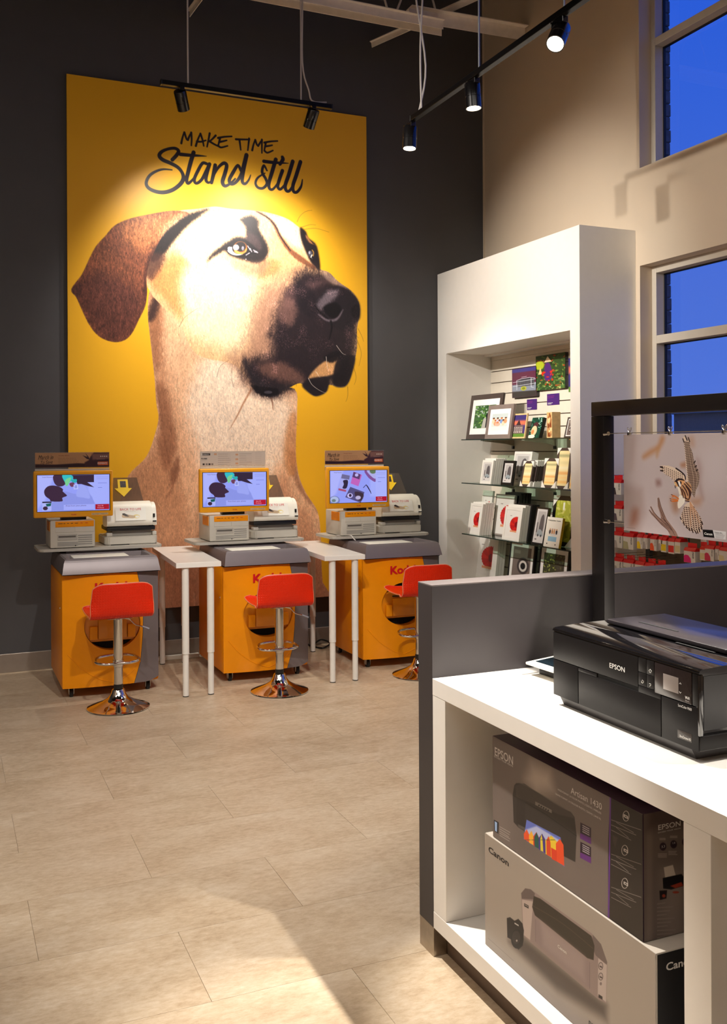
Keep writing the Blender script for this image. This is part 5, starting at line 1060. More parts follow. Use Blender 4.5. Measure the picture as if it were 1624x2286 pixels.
# ---- lower box
CX0, CY0, CY1, CZ0, CZ1 = 1.509, 1.782, 2.553, 0.1515, 0.4915
ZC_ = zm(1060, 1840, 3.248)
def art_canon(p):
    P = p.poly; p.a[:] = np.array((158, 146, 134))/255
    P([(80, 880), (1300, 1800), (1300, 2400), (60, 2400), (60, 860)], (120, 106, 100), 120, 0.7)
    P([(360, 820), (960, 1310), (960, 1420), (600, 1200), (250, 850)], (60, 50, 46), 60, 0.75)
    P([(340, 500), (370, 464), (410, 472), (850, 790), (920, 870), (966, 1000), (958, 1300), (900, 1270), (400, 850), (352, 800)], (140, 122, 116), 3)
    P([(340, 500), (370, 464), (410, 472), (440, 500), (432, 545), (345, 540)], (100, 86, 82), 4); P([(346, 545), (428, 560), (405, 840), (356, 800)], (178, 160, 150), 5)
    P([(860, 800), (920, 870), (964, 1000), (960, 1020), (880, 950), (850, 870)], (104, 90, 86), 4); P([(900, 970), (962, 1020), (956, 1290), (896, 1240)], (176, 160, 152), 4)
    P([(432, 520), (480, 540), (850, 810), (872, 880), (866, 985), (820, 970), (440, 660), (420, 600)], (50, 42, 34), 3); p.stroke([(424, 590), (640, 720), (860, 900)], 3, (74, 62, 50), 2)
    P([(436, 680), (840, 1000), (840, 1190), (440, 850)], (136, 118, 116), 8, 0.8); P([(480, 700), (800, 960), (800, 1130), (500, 880)], (158, 140, 134), 40, 0.6)
    p.stroke([(446, 690), (446, 850)], 1.6, (90, 78, 74), 1, 0.8, 0); p.stroke([(838, 1000), (838, 1190)], 1.6, (90, 78, 74), 1, 0.8, 0)
    for y in (1028, 1104): p.ell(918, y, 17, 28, (60, 50, 48), 2); p.ell(918, y, 14, 24, (168, 152, 146), 2); P([(910, y-4), (928, y+4), (928, y+14), (910, y+6)], (60, 50, 48), 2)
    p.ell(918, 1156, 8, 12, (120, 106, 102), 2); P([(902, 1232), (930, 1250), (930, 1272), (902, 1256)], (40, 34, 34), 2); P([(362, 572), (394, 590), (394, 612), (362, 594)], (44, 38, 38), 2); P([(366, 580), (390, 594), (390, 600), (366, 586)], (150, 140, 132), 1)
    P([(236, 680), (260, 674), (292, 700), (320, 686), (350, 720), (360, 770), (352, 880), (320, 910), (276, 840), (240, 820)], (38, 33, 32), 3, 1, 0); p.ell(312, 830, 46, 72, (28, 24, 24), 3); p.ell(304, 820, 30, 48, (50, 44, 42), 3); p.ell(308, 844, 6, 8, (160, 150, 144), 2); P([(292, 712), (322, 730), (322, 740), (292, 722)], (190, 182, 174), 2)
    p.stroke([(100, 825), (285, 990)], 2, (96, 84, 80), 1, 0.5, 0)
cbx = thing('printer_box', 'large pale grey printer carton with a silver printer and camera, lower of the two boxes', 'box', (CX0, 2.17, CZ0), 0)
obj('carton', rel0(bx(CX0, 2.02, CY0, CY1, CZ0, CZ1, 0.003), cbx), mat('pale_grey_carton', (184, 174, 162), 0.45), cbx, True)
face_print('front_art', 'X', CX0, CY1-0.001, CY0+0.001, CZ0+0.001, CZ1-0.001, art_canon, 1100, cbx, pre=ZC_, rough=0.4)
obj('black_side', rel0(bx(CX0+0.004, 2.018, CY0-0.0012, CY0-0.0004, CZ0+0.002, CZ1-0.004), cbx), mat('carton_black', (12, 9, 10), 0.4), cbx)
def C3(*a): return [ZC_(q) for q in a]
tpx('Canon', C3((104, 200), (250, 306), (104, 156)), 'X', CX0, M_LETD, cbx, 'brand_lettering', bold=0.02)
tpx('Canon', C3((606, 892), (670, 936), (606, 868)), 'X', CX0, M_LETG, cbx, 'brand_lettering', bold=0.02)
tpx('PRO-100', C3((832, 1470), (1000, 1590), (832, 1420)), 'X', CX0, M_LETD, cbx, 'product_lettering')
tpx('Canon', C3((1388, 1064), (1590, 1030), (1388, 1006)), 'Y', CY0-0.0012, M_LETG, cbx, 'brand_lettering', bold=0.02)

# ---- the black printer
PX, PYA, PYB, PZA, PZB = 1.64, 1.780, 2.376, 0.937, 1.137
pt = thing('photo_printer', 'glossy black inkjet printer standing on the white counter', 'printer', (PX, 2.08, 0.912), 0)
M_PRB = mat('printer_satin_black', (20, 17, 17), 0.45, var=0.03, spec=0.22); M_PRG = mat('printer_gloss_black', (12, 11, 13), 0.05, var=0, spec=0.8, coat=0.6)
XBk = 2.02
def pr_(n, x0, x1, y0, y1, z0, z1, m=M_PRB, bev=0.0015, sm=True, par=None): return obj(n, rel0(bx(x0, x1, y0, y1, z0, z1, bev), pt), m, par or pt, sm)
bb_ = BM(); sec = [(PX+0.005, PZA+0.012), (PX+0.012, PZA+0.002), (XBk, PZA+0.002), (XBk, PZB-0.012), (PX+0.005, PZB-0.012)]
add_prism(bb_, sec, 'Y', PYA+0.010, PYB-0.001); obj('body_shell', rel0(bb_, pt), M_PRG, pt)
lid = BM(); add_prism(lid, [(PX-0.002, PZB-0.0115), (PX-0.002, PZB-0.004), (PX+0.004, PZB), (PX+0.10, PZB+0.006), (XBk+0.002, PZB+0.008), (XBk+0.002, PZB-0.0115)], 'Y', PYA-0.002, PYB+0.002)
bmesh.ops.bevel(lid, geom=[e for e in lid.edges if e.calc_length() > 0.2], offset=0.003, segments=2, affect='EDGES'); obj('top_lid', rel0(lid, pt), M_PRG, pt, True)
pr_('rear_cover', PX+0.15, XBk-0.01, PYA+0.07, PYB-0.05, PZB+0.009, PZB+0.022, mat('printer_soft_black', (34, 30, 34), 0.3, coat=0.2), 0.005)
pr_('finger_groove', PX+0.20, PX+0.206, PYA+0.30, PYA+0.46, PZB+0.0215, PZB+0.0232, M_SHADOWBLK, 0.0); pr_('finger_groove', PX+0.14, PX+0.146, PYA+0.10, PYA+0.24, PZB+0.0085, PZB+0.0097, M_SHADOWBLK, 0.0)  # thin black bars drawn as the shade of the grooves
ft = BM()
add_prism(ft, [(PX+0.022, 0.9125), (PX+0.008, PZA+0.0015), (XBk-0.01, PZA+0.0015), (XBk-0.025, 0.9125)], 'Y', PYA+0.035, PYB-0.02); obj('base_foot', rel0(ft, pt), mat('printer_base_black', (52, 48, 48), 0.4), pt)
def yz(u, v): q = px(u, v, X=PX); return q.y, q.z
ZP = zm(1150, 1360, 3.426)
def pp(x, y): return yz(*ZP((x, y)))
yL = PYB; y1 = pp(487, 560)[0]; y2 = pp(948, 560)[0]; y3 = pp(1122, 800)[0]; y4 = pp(1070, 520)[0]; yR = PYA+0.003; zmid = pp(300, 378)[1]; zslot = pp(640, 505)[1]; zb2 = PZA+0.004; zt2 = PZB-0.0125
zc = pp(1072, 640)[1]
fr0, fr1 = PX-0.001, PX+0.0045
pr_('upper_fascia', fr0, fr1, y2+0.0012, yL, zmid+0.0012, zt2); pr_('left_door', fr0, fr1, y1+0.0012, yL, zb2, zmid-0.0012, bev=0.0015)
pr_('output_tray_door', fr0, fr1, y3+0.0012, y1-0.0012, zb2, zmid-0.0012-0.010); 
pr_('right_door', fr0, fr1, yR, y3-0.0012, zb2, zc-0.0012)
pr_('tray_slot', fr0+0.004, fr1, y2, pp(630, 500)[0], zmid-0.011, zmid-0.0005, M_SHADOWBLK, 0); pr_('tray_top_strip', fr0, fr1, pp(630, 500)[0]+0.001, y1-0.0012, zmid-0.0108, zmid-0.0012, bev=0.0005)  # tray slot: its shade is a black strip
pn = pr_('control_panel', fr0-0.0005, fr1, pp(1355, 600)[0], y4-0.0012, zc+0.0012, zt2, mat('panel_brown_black', (40, 32, 31), 0.2, var=0))
pr_('panel_end', fr0, fr1, yR, pp(1358, 600)[0]-0.001, zc+0.0012, zt2)
yb1 = pp(1010, 480)[0]; zbm = (zc+zt2)/2+0.002
zbb = zmid+0.0012
for (a, b) in ((y4+0.0006, yb1-0.0006), (yb1+0.0006, y2-0.0006)):
    for (c, d) in ((zc+0.0012+0.006, zbm-0.0006), (zbm+0.0006, zt2)): pr_('panel_button', fr0-0.0003, fr1, a, b, c, d, bev=0.001)
pr_('filler', fr0, fr1, y3+0.0012, y2-0.0004, zmid-0.0105, zc+0.0058, bev=0.0005)
yd0, zd0 = pp(1257, 660); yd1, zd1 = pp(1140, 495)
pr_('display', fr0-0.0012, fr0-0.0004, yd0, yd1, zd0+0.004, zd1+0.002, mat('display_grey', (128, 118, 112), 0.25), 0.0004, par=pn)
pr_('badge', fr0-0.0008, fr0+0.0001, pp(1358, 970)[0], pp(1250, 970)[0], pp(1300, 1000)[1], pp(1300, 935)[1], mat('badge_dark', (58, 52, 48), 0.3), 0.0003)
def L3(*a): return [ZP(q) for q in a]
tpx('EPSON', L3((728, 446), (844, 486), (728, 408)), 'X', PX-0.001, M_LETW, pt, 'brand_lettering', bold=0.008)
tpx('SureColor P600', L3((1252, 742), (1356, 774), (1252, 722)), 'X', PX-0.001, M_LETW, pt, 'product_lettering')
tpx('Wi-Fi', L3((1306, 684), (1340, 694), (1306, 662)), 'X', PX-0.0015, M_LETW, pt, 'wireless_mark', bold=0.03)
tpx('Direct', L3((1308, 702), (1338, 712), (1308, 692)), 'X', PX-0.0015, M_LETG, pt, 'wireless_mark')
tpx('UltraChrome HD', L3((1262, 976), (1350, 1002), (1262, 956)), 'X', PX-0.0018, M_LETW, pt, 'badge_lettering')
def icon(pts, w=0.0006, closed=False):
    P = [yz(*ZP(q)) for q in pts]; obj('icon', tube([(PX-0.002-PX, y-2.08, z-0.912) for y, z in P], w, 6, 3, closed, smooth=False), M_LETW, pt)
icon([(1030, 470), (1041, 458), (1052, 474)]); icon([(1035, 470), (1035, 482), (1047, 486), (1047, 474)]); icon([(975, 548), (975, 560), (984, 565), (991, 556), (988, 544)]); icon([(981, 538), (981, 550)]); icon([(1034, 568), (1046, 572), (1046, 582), (1036, 588)]); icon([(1264, 570), (1271, 562), (1278, 574)]); icon([(1264, 628), (1271, 642), (1278, 634)])
# recessed flank
pr_('side_recess', PX+0.022, XBk-0.05, PYA+0.0085, PYA+0.0098, PZA+0.05, PZB-0.02, mat('recess_black', (14, 12, 16), 0.3), 0.0)
pr_('side_ledge', PX+0.002, XBk-0.002, PYA-0.001, PYA+0.0095, PZA+0.006, PZA+0.040, M_PRB, 0.002)
pr_('corner_trim', PX-0.0005, PX+0.012, PYA-0.001, PYA+0.0095, PZA+0.041, PZB-0.0125, M_PRG, 0.002)
# ---- tablet
tb = thing('tablet', 'white framed tablet on a low stand behind the black printer', 'tablet', (1.91, 2.66, 0.912), math.radians(4))
obj('stand_base', bx(-0.095, 0.14, -0.105, 0.055, 0.0005, 0.018, 0.002), M_BLACKM, tb, True)
tl = Matrix.Translation((-0.015, 0, 0.046)) @ Matrix.Rotation(math.radians(-4), 4, 'Y')
b = bx(-0.125, 0.16, -0.125, 0.07, -0.004, 0.005, 0.003); b.transform(tl); obj('tablet_body', b, M_CREAM, tb, True)
b = bx(-0.098, 0.133, -0.108, 0.053, 0.0052, 0.0058); b.transform(tl); obj('screen', b, mat('tablet_glass', (16, 26, 33), 0.08, var=0), tb)
b = bx(-0.06, 0.08, -0.08, 0.03, -0.031, -0.0045); b.transform(tl); obj('bracket', b, M_BLACKM, tb)

# ================================================================== PRINT DISPLAY FRAME
FX = 2.1
fm = thing('print_display_stand', 'tall dark metal frame on the counter, holding the bird photograph on wires', 'display frame', (FX, 2.75, 0.912))
YA_, YB_, ZTOP = 2.712, 2.782, 1.822
def fb(n, *a, **k): return obj(n, rel0(bx(*a, k.get('bev', 0.002)), fm), k.get('m', M_BLACKM), fm, True)
fb('post', FX-0.018, FX+0.026, YA_, YB_, 0.9125, ZTOP-0.0505); fb('post', FX-0.018, FX+0.026, 0.75, 0.82, 0.9125, ZTOP-0.0505); fb('top_beam', FX-0.018, FX+0.026, 0.75, YB_, ZTOP-0.05, ZTOP)
ybs = px(1354, 967, X=FX).y
for z in (1.711, 1.409):
    for yy in (YA_, 0.82):
        s_ = -1 if yy == YA_ else 1
        obj('wire_anchor', rel0(cyl((FX-0.012, yy-s_*0.001, z), (FX-0.012, yy+s_*0.018, z), 0.009, 0.007, n=20), fm), M_CHROME, fm, True)
    obj('wire', rel0(cyl((FX-0.012, 0.83, z+0.001), (FX-0.012, YA_-0.012, z), 0.0014, n=8), fm), M_CHROME, fm, True)
BY1, BY0, BZ0, BZ1 = px(1393, 970, X=FX-0.016).y, 1.75, 1.387, 1.706
ZBD = zm(1400, 940, 7.25)
def art_bird(p):
    P = p.poly; p.a[:] = np.array((176, 162, 162))/255
    r = np.random.RandomState(3)
    P([(-60, 1000), (250, 1100), (300, 1500), (200, 1800), (-60, 1800)], (150, 128, 122), 120, 0.6)
    for Q, c, s, o in (([(560, 250), (610, 280), (560, 400), (480, 480), (360, 560), (280, 600), (270, 560), (380, 470), (500, 400)], (166, 112, 70), 34, 0.9), ([(480, 440), (540, 420), (510, 560), (480, 580)], (170, 124, 84), 24, 0.7),
                       ([(90, 1450), (180, 1440), (160, 1640), (60, 1680)], (130, 82, 64), 50, 0.8), ([(480, 960), (540, 960), (550, 1030), (490, 1040)], (128, 92, 86), 30, 0.8), ([(880, 690), (960, 670), (960, 740), (890, 740)], (150, 92, 56), 24, 0.7),
                       ([(1150, 620), (1220, 760), (1200, 1000), (1240, 1250), (1180, 1100), (1150, 850)], (140, 108, 100), 40, 0.7), ([(720, 1250), (840, 1250), (830, 1450), (760, 1450)], (146, 98, 66), 40, 0.7), ([(1050, 1270), (1200, 1250), (1180, 1350), (1080, 1350)], (164, 116, 84), 40, 0.7),
                       ([(60, 300), (140, 280), (120, 700), (60, 760)], (158, 136, 128), 50, 0.5), ([(1230, 500), (1624, 400), (1624, 1000), (1300, 1100)], (184, 172, 174), 100, 0.8), ([(1000, 270), (1080, 250), (1100, 400), (1030, 400)], (166, 130, 106), 30, 0.6)): P(Q, c, s*2.4, o, 3)
    # branch
    P([(500, 1245), (525, 1235), (560, 1380), (610, 1500), (650, 1590), (740, 1710), (800, 1790), (840, 1880), (720, 1880), (660, 1760), (560, 1680), (470, 1580), (400, 1510), (360, 1440), (372, 1430), (430, 1500), (380, 1385), (400, 1380), (450, 1480), (530, 1570), (560, 1580), (545, 1500), (505, 1380)], (134, 104, 92), 2)
    for Q in ([(505, 1250), (530, 1380), (580, 1520), (640, 1640), (760, 1800)], [(365, 1440), (450, 1540), (560, 1660), (700, 1800)], [(390, 1390), (470, 1510), (560, 1600), (660, 1700)], [(525, 1260), (570, 1420), (620, 1560)], [(600, 1600), (700, 1700), (780, 1850)], [(560, 1560), (640, 1620)], [(560, 1640), (680, 1740)], [(620, 1650), (720, 1760)]): p.stroke(Q, (3, 5, 3), (52, 34, 32), 1.4, 0.9)
    # wings, tail, body
    W1 = [(560, 722), (680, 724), (800, 770), (890, 840), (950, 900), (960, 950), (880, 940), (790, 980), (740, 950), (700, 900), (650, 880), (600, 840), (560, 800), (540, 745)]
    W2 = [(950, 240), (985, 300), (1020, 340), (1030, 420), (1070, 520), (1090, 640), (1130, 740), (1170, 830), (1180, 930), (1160, 1040), (1120, 1120), (1100, 1235), (1050, 1150), (1000, 1040), (960, 960), (980, 860), (960, 740), (950, 560), (935, 420), (925, 340), (905, 290)]
    TL = [(950, 1350), (1040, 1310), (1090, 1380), (1150, 1480), (1210, 1580), (1235, 1680), (1210, 1790), (1150, 1815), (1090, 1790), (1000, 1770), (940, 1690), (870, 1590), (910, 1450)]
    for Q in (W1, W2, TL): P(Q, (206, 184, 164), 3, 1, 2)
    mk = np.zeros((p.h, p.w), np.float32)
    for Q in (W1, W2, TL):
        c, x0, y0 = p.cover(Q, 2, 2); mk[y0:y0+c.shape[0], x0:x0+c.shape[1]] = np.maximum(mk[y0:y0+c.shape[0], x0:x0+c.shape[1]], c)
    for i in range(11):
        for j in range(7):
            x = 580+i*32; y = 735+j*27+i*13; p.ell(x, y, 9, 7, (52, 32, 30), 1.6, 0.95, mask=mk)
    P([(1000, 430), (1060, 560), (1100, 760), (1150, 900), (1140, 1050), (1090, 1150), (1040, 1050), (1010, 900), (1000, 700)], (176, 150, 132), 30, 0.8)
    for i in range(48):
        y = 330+i*19; xc = 930+(y-330)*0.10
        for j in range(9): x = xc+j*24+(i % 2)*12; p.stroke([(x, y+j*4), (x+12, y+10+j*4)], 6.5, (52, 32, 30), 1.4, 0.95, 0, mask=mk)
    for Q in ([(945, 420), (965, 700), (1000, 960), (1060, 1140)], [(1000, 420), (1040, 700), (1080, 900), (1090, 1140)], [(1040, 500), (1090, 740), (1140, 900), (1130, 1080)]): p.stroke(Q, (2, 4, 3), (226, 208, 190), 1.4, 0.7, mask=mk)
    for i in range(12):
        for j in range(9): x = 880+j*40+i*4; y = 1400+i*33+abs(j-3)*-6; p.stroke([(x, y), (x+20, y+10)], 9, (66, 38, 32), 1.6, 0.85, 0, mask=mk)
    for a, b in (((545, 742), (575, 752)), ((560, 740), (590, 760)), ((550, 800), (590, 806)), ((950, 240), (980, 310)), ((1000, 270), (1020, 330)), ((912, 290), (930, 340)), ((870, 1560), (885, 1590)), ((925, 1640), (935, 1680)), ((970, 1710), (985, 1735)), ((1010, 1730), (1025, 1770)), ((1055, 1740), (1075, 1800)), ((1110, 1780), (1130, 1815)), ((1145, 1780), (1155, 1810)), ((1170, 1740), (1185, 1790)), ((1205, 1700), (1220, 1750)), ((1215, 1630), (1230, 1670)), ((1090, 680), (1110, 650)), ((1110, 740), (1130, 725)), ((1130, 800), (1150, 790))): p.stroke([a, b], 12, (44, 30, 30), 2, 0.95, 0)
    p.stroke([(800, 765), (880, 820), (940, 880), (955, 940)], 12, (34, 24, 28), 2, 0.95)
    for x1, y1_ in ((1150, 1500), (1100, 1600), (1040, 1700), (1180, 1650)): p.stroke([(1030, 1320), ((1030+x1)/2, (1320+y1_)/2), (x1, y1_)], (14, 10, 6), (190, 140, 106), 4, 0.8)
    P([(940, 1000), (1000, 990), (1050, 1060), (1040, 1240), (1000, 1300), (930, 1250), (880, 1180), (840, 1090), (820, 1030)], (184, 138, 100), 4, 1, 3)
    P([(860, 1200), (930, 1230), (940, 1310), (890, 1380), (840, 1415), (825, 1350), (835, 1270)], (224, 214, 200), 5, 1, 3); P([(800, 1010), (850, 1060), (880, 1160), (860, 1200), (830, 1100)], (222, 210, 194), 5, 1, 3)
    for a in ([(930, 1010), (1000, 1090), (1030, 1190)], [(960, 990), (1040, 1080)], [(870, 1070), (900, 1150), (920, 1240)], [(905, 1040), (960, 1120), (990, 1200)], [(900, 1100), (940, 1170), (960, 1260)], [(960, 1060), (1010, 1130), (1020, 1240)], [(1000, 1080), (1040, 1160), (1010, 1260)], [(940, 1240), (1000, 1270)], [(950, 1290), (1010, 1300)]): p.stroke(a, (8, 14, 10), (60, 36, 34), 3, 0.9)
    P([(770, 1000), (790, 960), (840, 928), (900, 930), (945, 960), (930, 1010), (880, 1040), (820, 1060), (790, 1050)], (206, 150, 100), 4, 1, 3)
    P([(780, 970), (830, 930), (900, 932), (940, 965), (900, 960), (850, 955), (800, 985)], (40, 32, 38), 4, 1, 3); P([(820, 980), (850, 975), (880, 1000), (875, 1060), (850, 1060), (835, 1020)], (226, 220, 216), 3, 1, 3); P([(800, 985), (825, 975), (845, 1030), (860, 1070), (840, 1060), (815, 1010)], (34, 28, 34), 3, 1, 3); P([(865, 975), (890, 985), (885, 1030), (872, 1010)], (44, 34, 38), 3, 1, 3); P([(770, 1010), (795, 1005), (790, 1040), (778, 1030)], (190, 190, 150), 3); p.stroke([(785, 1050), (790, 1080)], 9, (50, 44, 46), 2, 1, 0)
    for a in ([(840, 1260), (790, 1220), (740, 1200), (720, 1190)], [(820, 1280), (770, 1270), (710, 1260)], [(830, 1290), (760, 1300), (715, 1290)], [(760, 1215), (735, 1230)]): p.stroke(a, (12, 10, 5), (196, 104, 44), 2)
    for a in ([(722, 1190), (745, 1196)], [(700, 1256), (720, 1262)], [(708, 1286), (725, 1296)]): p.stroke(a, 4, (50, 30, 28), 2, 1, 0)
    P([(1232, 1755), (1405, 1765), (1425, 1890), (1245, 1872)], (16, 14, 16), 2); P([(1395, 1762), (1610, 1790), (1606, 1920), (1425, 1896)], (214, 210, 210), 2)
    for i in range(5): p.stroke([(1440, 1818+i*17), (1560+((i*31) % 40), 1832+i*17)], 3, (120, 112, 112), 1, 0.7, 0)
    p.stroke([(0, 1722), (140, 1736)], 3, (90, 70, 70), 1.5, 0.7, 0)
bd = thing('bird_photograph', 'large photograph of a falcon landing beside a dead branch, clipped to wires', 'photograph', (FX-0.013, 2.3, BZ0))
obj('print_sheet', rel0(bx(FX-0.0155, FX-0.0135, BY0, BY1, BZ0, BZ1), bd), mat('print_paper', (200, 194, 190), 0.5), bd)
face_print('printed_face', 'X', FX-0.0155, BY1, BY0, BZ0, BZ1, art_bird, 2200, bd, off=0.0005, pre=ZBD, rough=0.3)
tpx('Canon', [ZBD(q) for q in ((1262, 1838), (1392, 1852), (1262, 1798))], 'X', FX-0.016, M_LETW, bd, 'brand_lettering', bold=0.02); tpx('Rebel T6i', [ZBD(q) for q in ((1430, 1806), (1546, 1820), (1430, 1790))], 'X', FX-0.016, M_LETD, bd)
for u, lb in ((1405, 'chrome wire clip at the left corner of the bird photograph'), (1496, 'chrome wire clip in the middle of the bird photograph top edge'), (1617, 'chrome wire clip at the right edge of view on the bird photograph')):
    y = px(u, 965, X=FX-0.016).y; c = thing('print_clip', lb, 'clip', (FX-0.014, y, 1.7125), 0, 'clips holding the bird photograph')
    obj('clip_jaw', bx(-0.006, 0.006, -0.006, 0.006, -0.010, 0.001, 0.002), M_CHROME, c, True)
    for s_ in (-1, 1): obj('clip_handle', tube([(0.0, s_*0.002, 0.001), (0, s_*0.009, 0.009), (0, s_*0.010, 0.016), (0, s_*0.005, 0.014), (0, s_*0.001, 0.002)], 0.0010, 6), M_CHROME, c, True)
# ================================================================== THE ALCOVE
AX, AY0, AY1, AZ = 4.063, 5.552, 7.655, 3.208
NX0, NY0, NY1, NZ1, NZ0 = 4.063, 5.665, 7.499, 2.486, 0.12
al = thing('display_alcove', 'tall white display alcove with slatted back and lit glass shelves', 'display unit', (AX, (AY0+AY1)/2, 0))
def ra(bm, t=al): 
    for v in bm.verts: v.co -= Vector(t.location)
    return bm
def ab_(n, *a, m=M_WHITEP, bev=0.0): return obj(n, ra(bx(*a, bev)), m, al)
ab_('side_cheek', AX, XB-0.001, AY0, NY0, 0, AZ); ab_('side_cheek', AX, XB-0.001, NY1, AY1, 0, AZ)
ab_('header', AX, XB-0.001, NY0, NY1, NZ1, AZ); ab_('plinth', AX, XB-0.001, NY0, NY1, 0, NZ0)
M_SLAT = mat('slat_cream', (214, 204, 188), 0.55, var=0.02)
ab_('back_board', XB-0.018, XB-0.001, NY0, NY1, NZ0, NZ1, m=mat('slot_brown', (104, 88, 74), 0.7))
SH = 0.1016; z = 2.486-0.05-SH
zs_ = []
while z > NZ0+0.01: zs_.append(z); z -= SH
ab_('slat', XB-0.034, XB-0.0185, NY0+0.001, NY1-0.001, 2.486-0.052, 2.4855, m=M_SLAT)
for z in zs_: ab_('slat', XB-0.034, XB-0.0185, NY0+0.001, NY1-0.001, z+0.004, z+SH-0.004, m=M_SLAT)
ab_('soffit_strip', XB-0.10, XB-0.035, NY0+0.001, NY1-0.001, 2.470, 2.4855, m=M_WHITEP)
SHZ = [1.729, 1.357, 0.921, 0.50]
GX0 = 4.09
glb = ['topmost glass shelf with framed photographs in the white alcove', 'second glass shelf in the alcove, packed with small white and black frames', 'third glass shelf in the alcove, with red flower and yellow frames', 'lowest glass shelf in the alcove, just above the grey half wall']
for z, lb in zip(SHZ, glb):
    g = thing('glass_shelf', lb, 'shelf', (4.3, (NY0+7.30)/2, z), 0, 'glass shelves in the alcove')
    r2 = lambda b: ra(b, g)
    obj('glass_panel', r2(bx(GX0+0.002, XB-0.0345, NY0+0.02, 7.285, z-0.008, z-0.0002)), M_SHELFG, g)
    obj('glass_edge', r2(bx(GX0, GX0+0.0018, NY0+0.02, 7.285, z-0.008, z-0.0002)), M_GLEDGE, g)
    obj('glass_edge', r2(bx(GX0+0.002, XB-0.036, NY0+0.018, NY0+0.0198, z-0.008, z-0.0002)), M_GLEDGE, g)
    for yy in (5.85, 6.5, 7.12):
        bk = BM(); add_prism(bk, [(XB-0.0345, z-0.0085), (GX0+0.12, z-0.0085), (GX0+0.12, z-0.018), (XB-0.12, z-0.04), (XB-0.0345, z-0.06)], 'Y', yy-0.004, yy+0.004)
        obj('shelf_bracket', r2(bk), M_STEEL, g); 
        obj('bracket_foot', r2(bx(XB-0.05, XB-0.034, yy-0.012, yy+0.012, z-0.085, z-0.0601, 0.002)), M_BLACK, g)
        obj('bracket_clip', r2(bx(GX0+0.10, GX0+0.125, yy-0.010, yy+0.010, z-0.016, z-0.0085, 0.002)), M_CHROME, g)
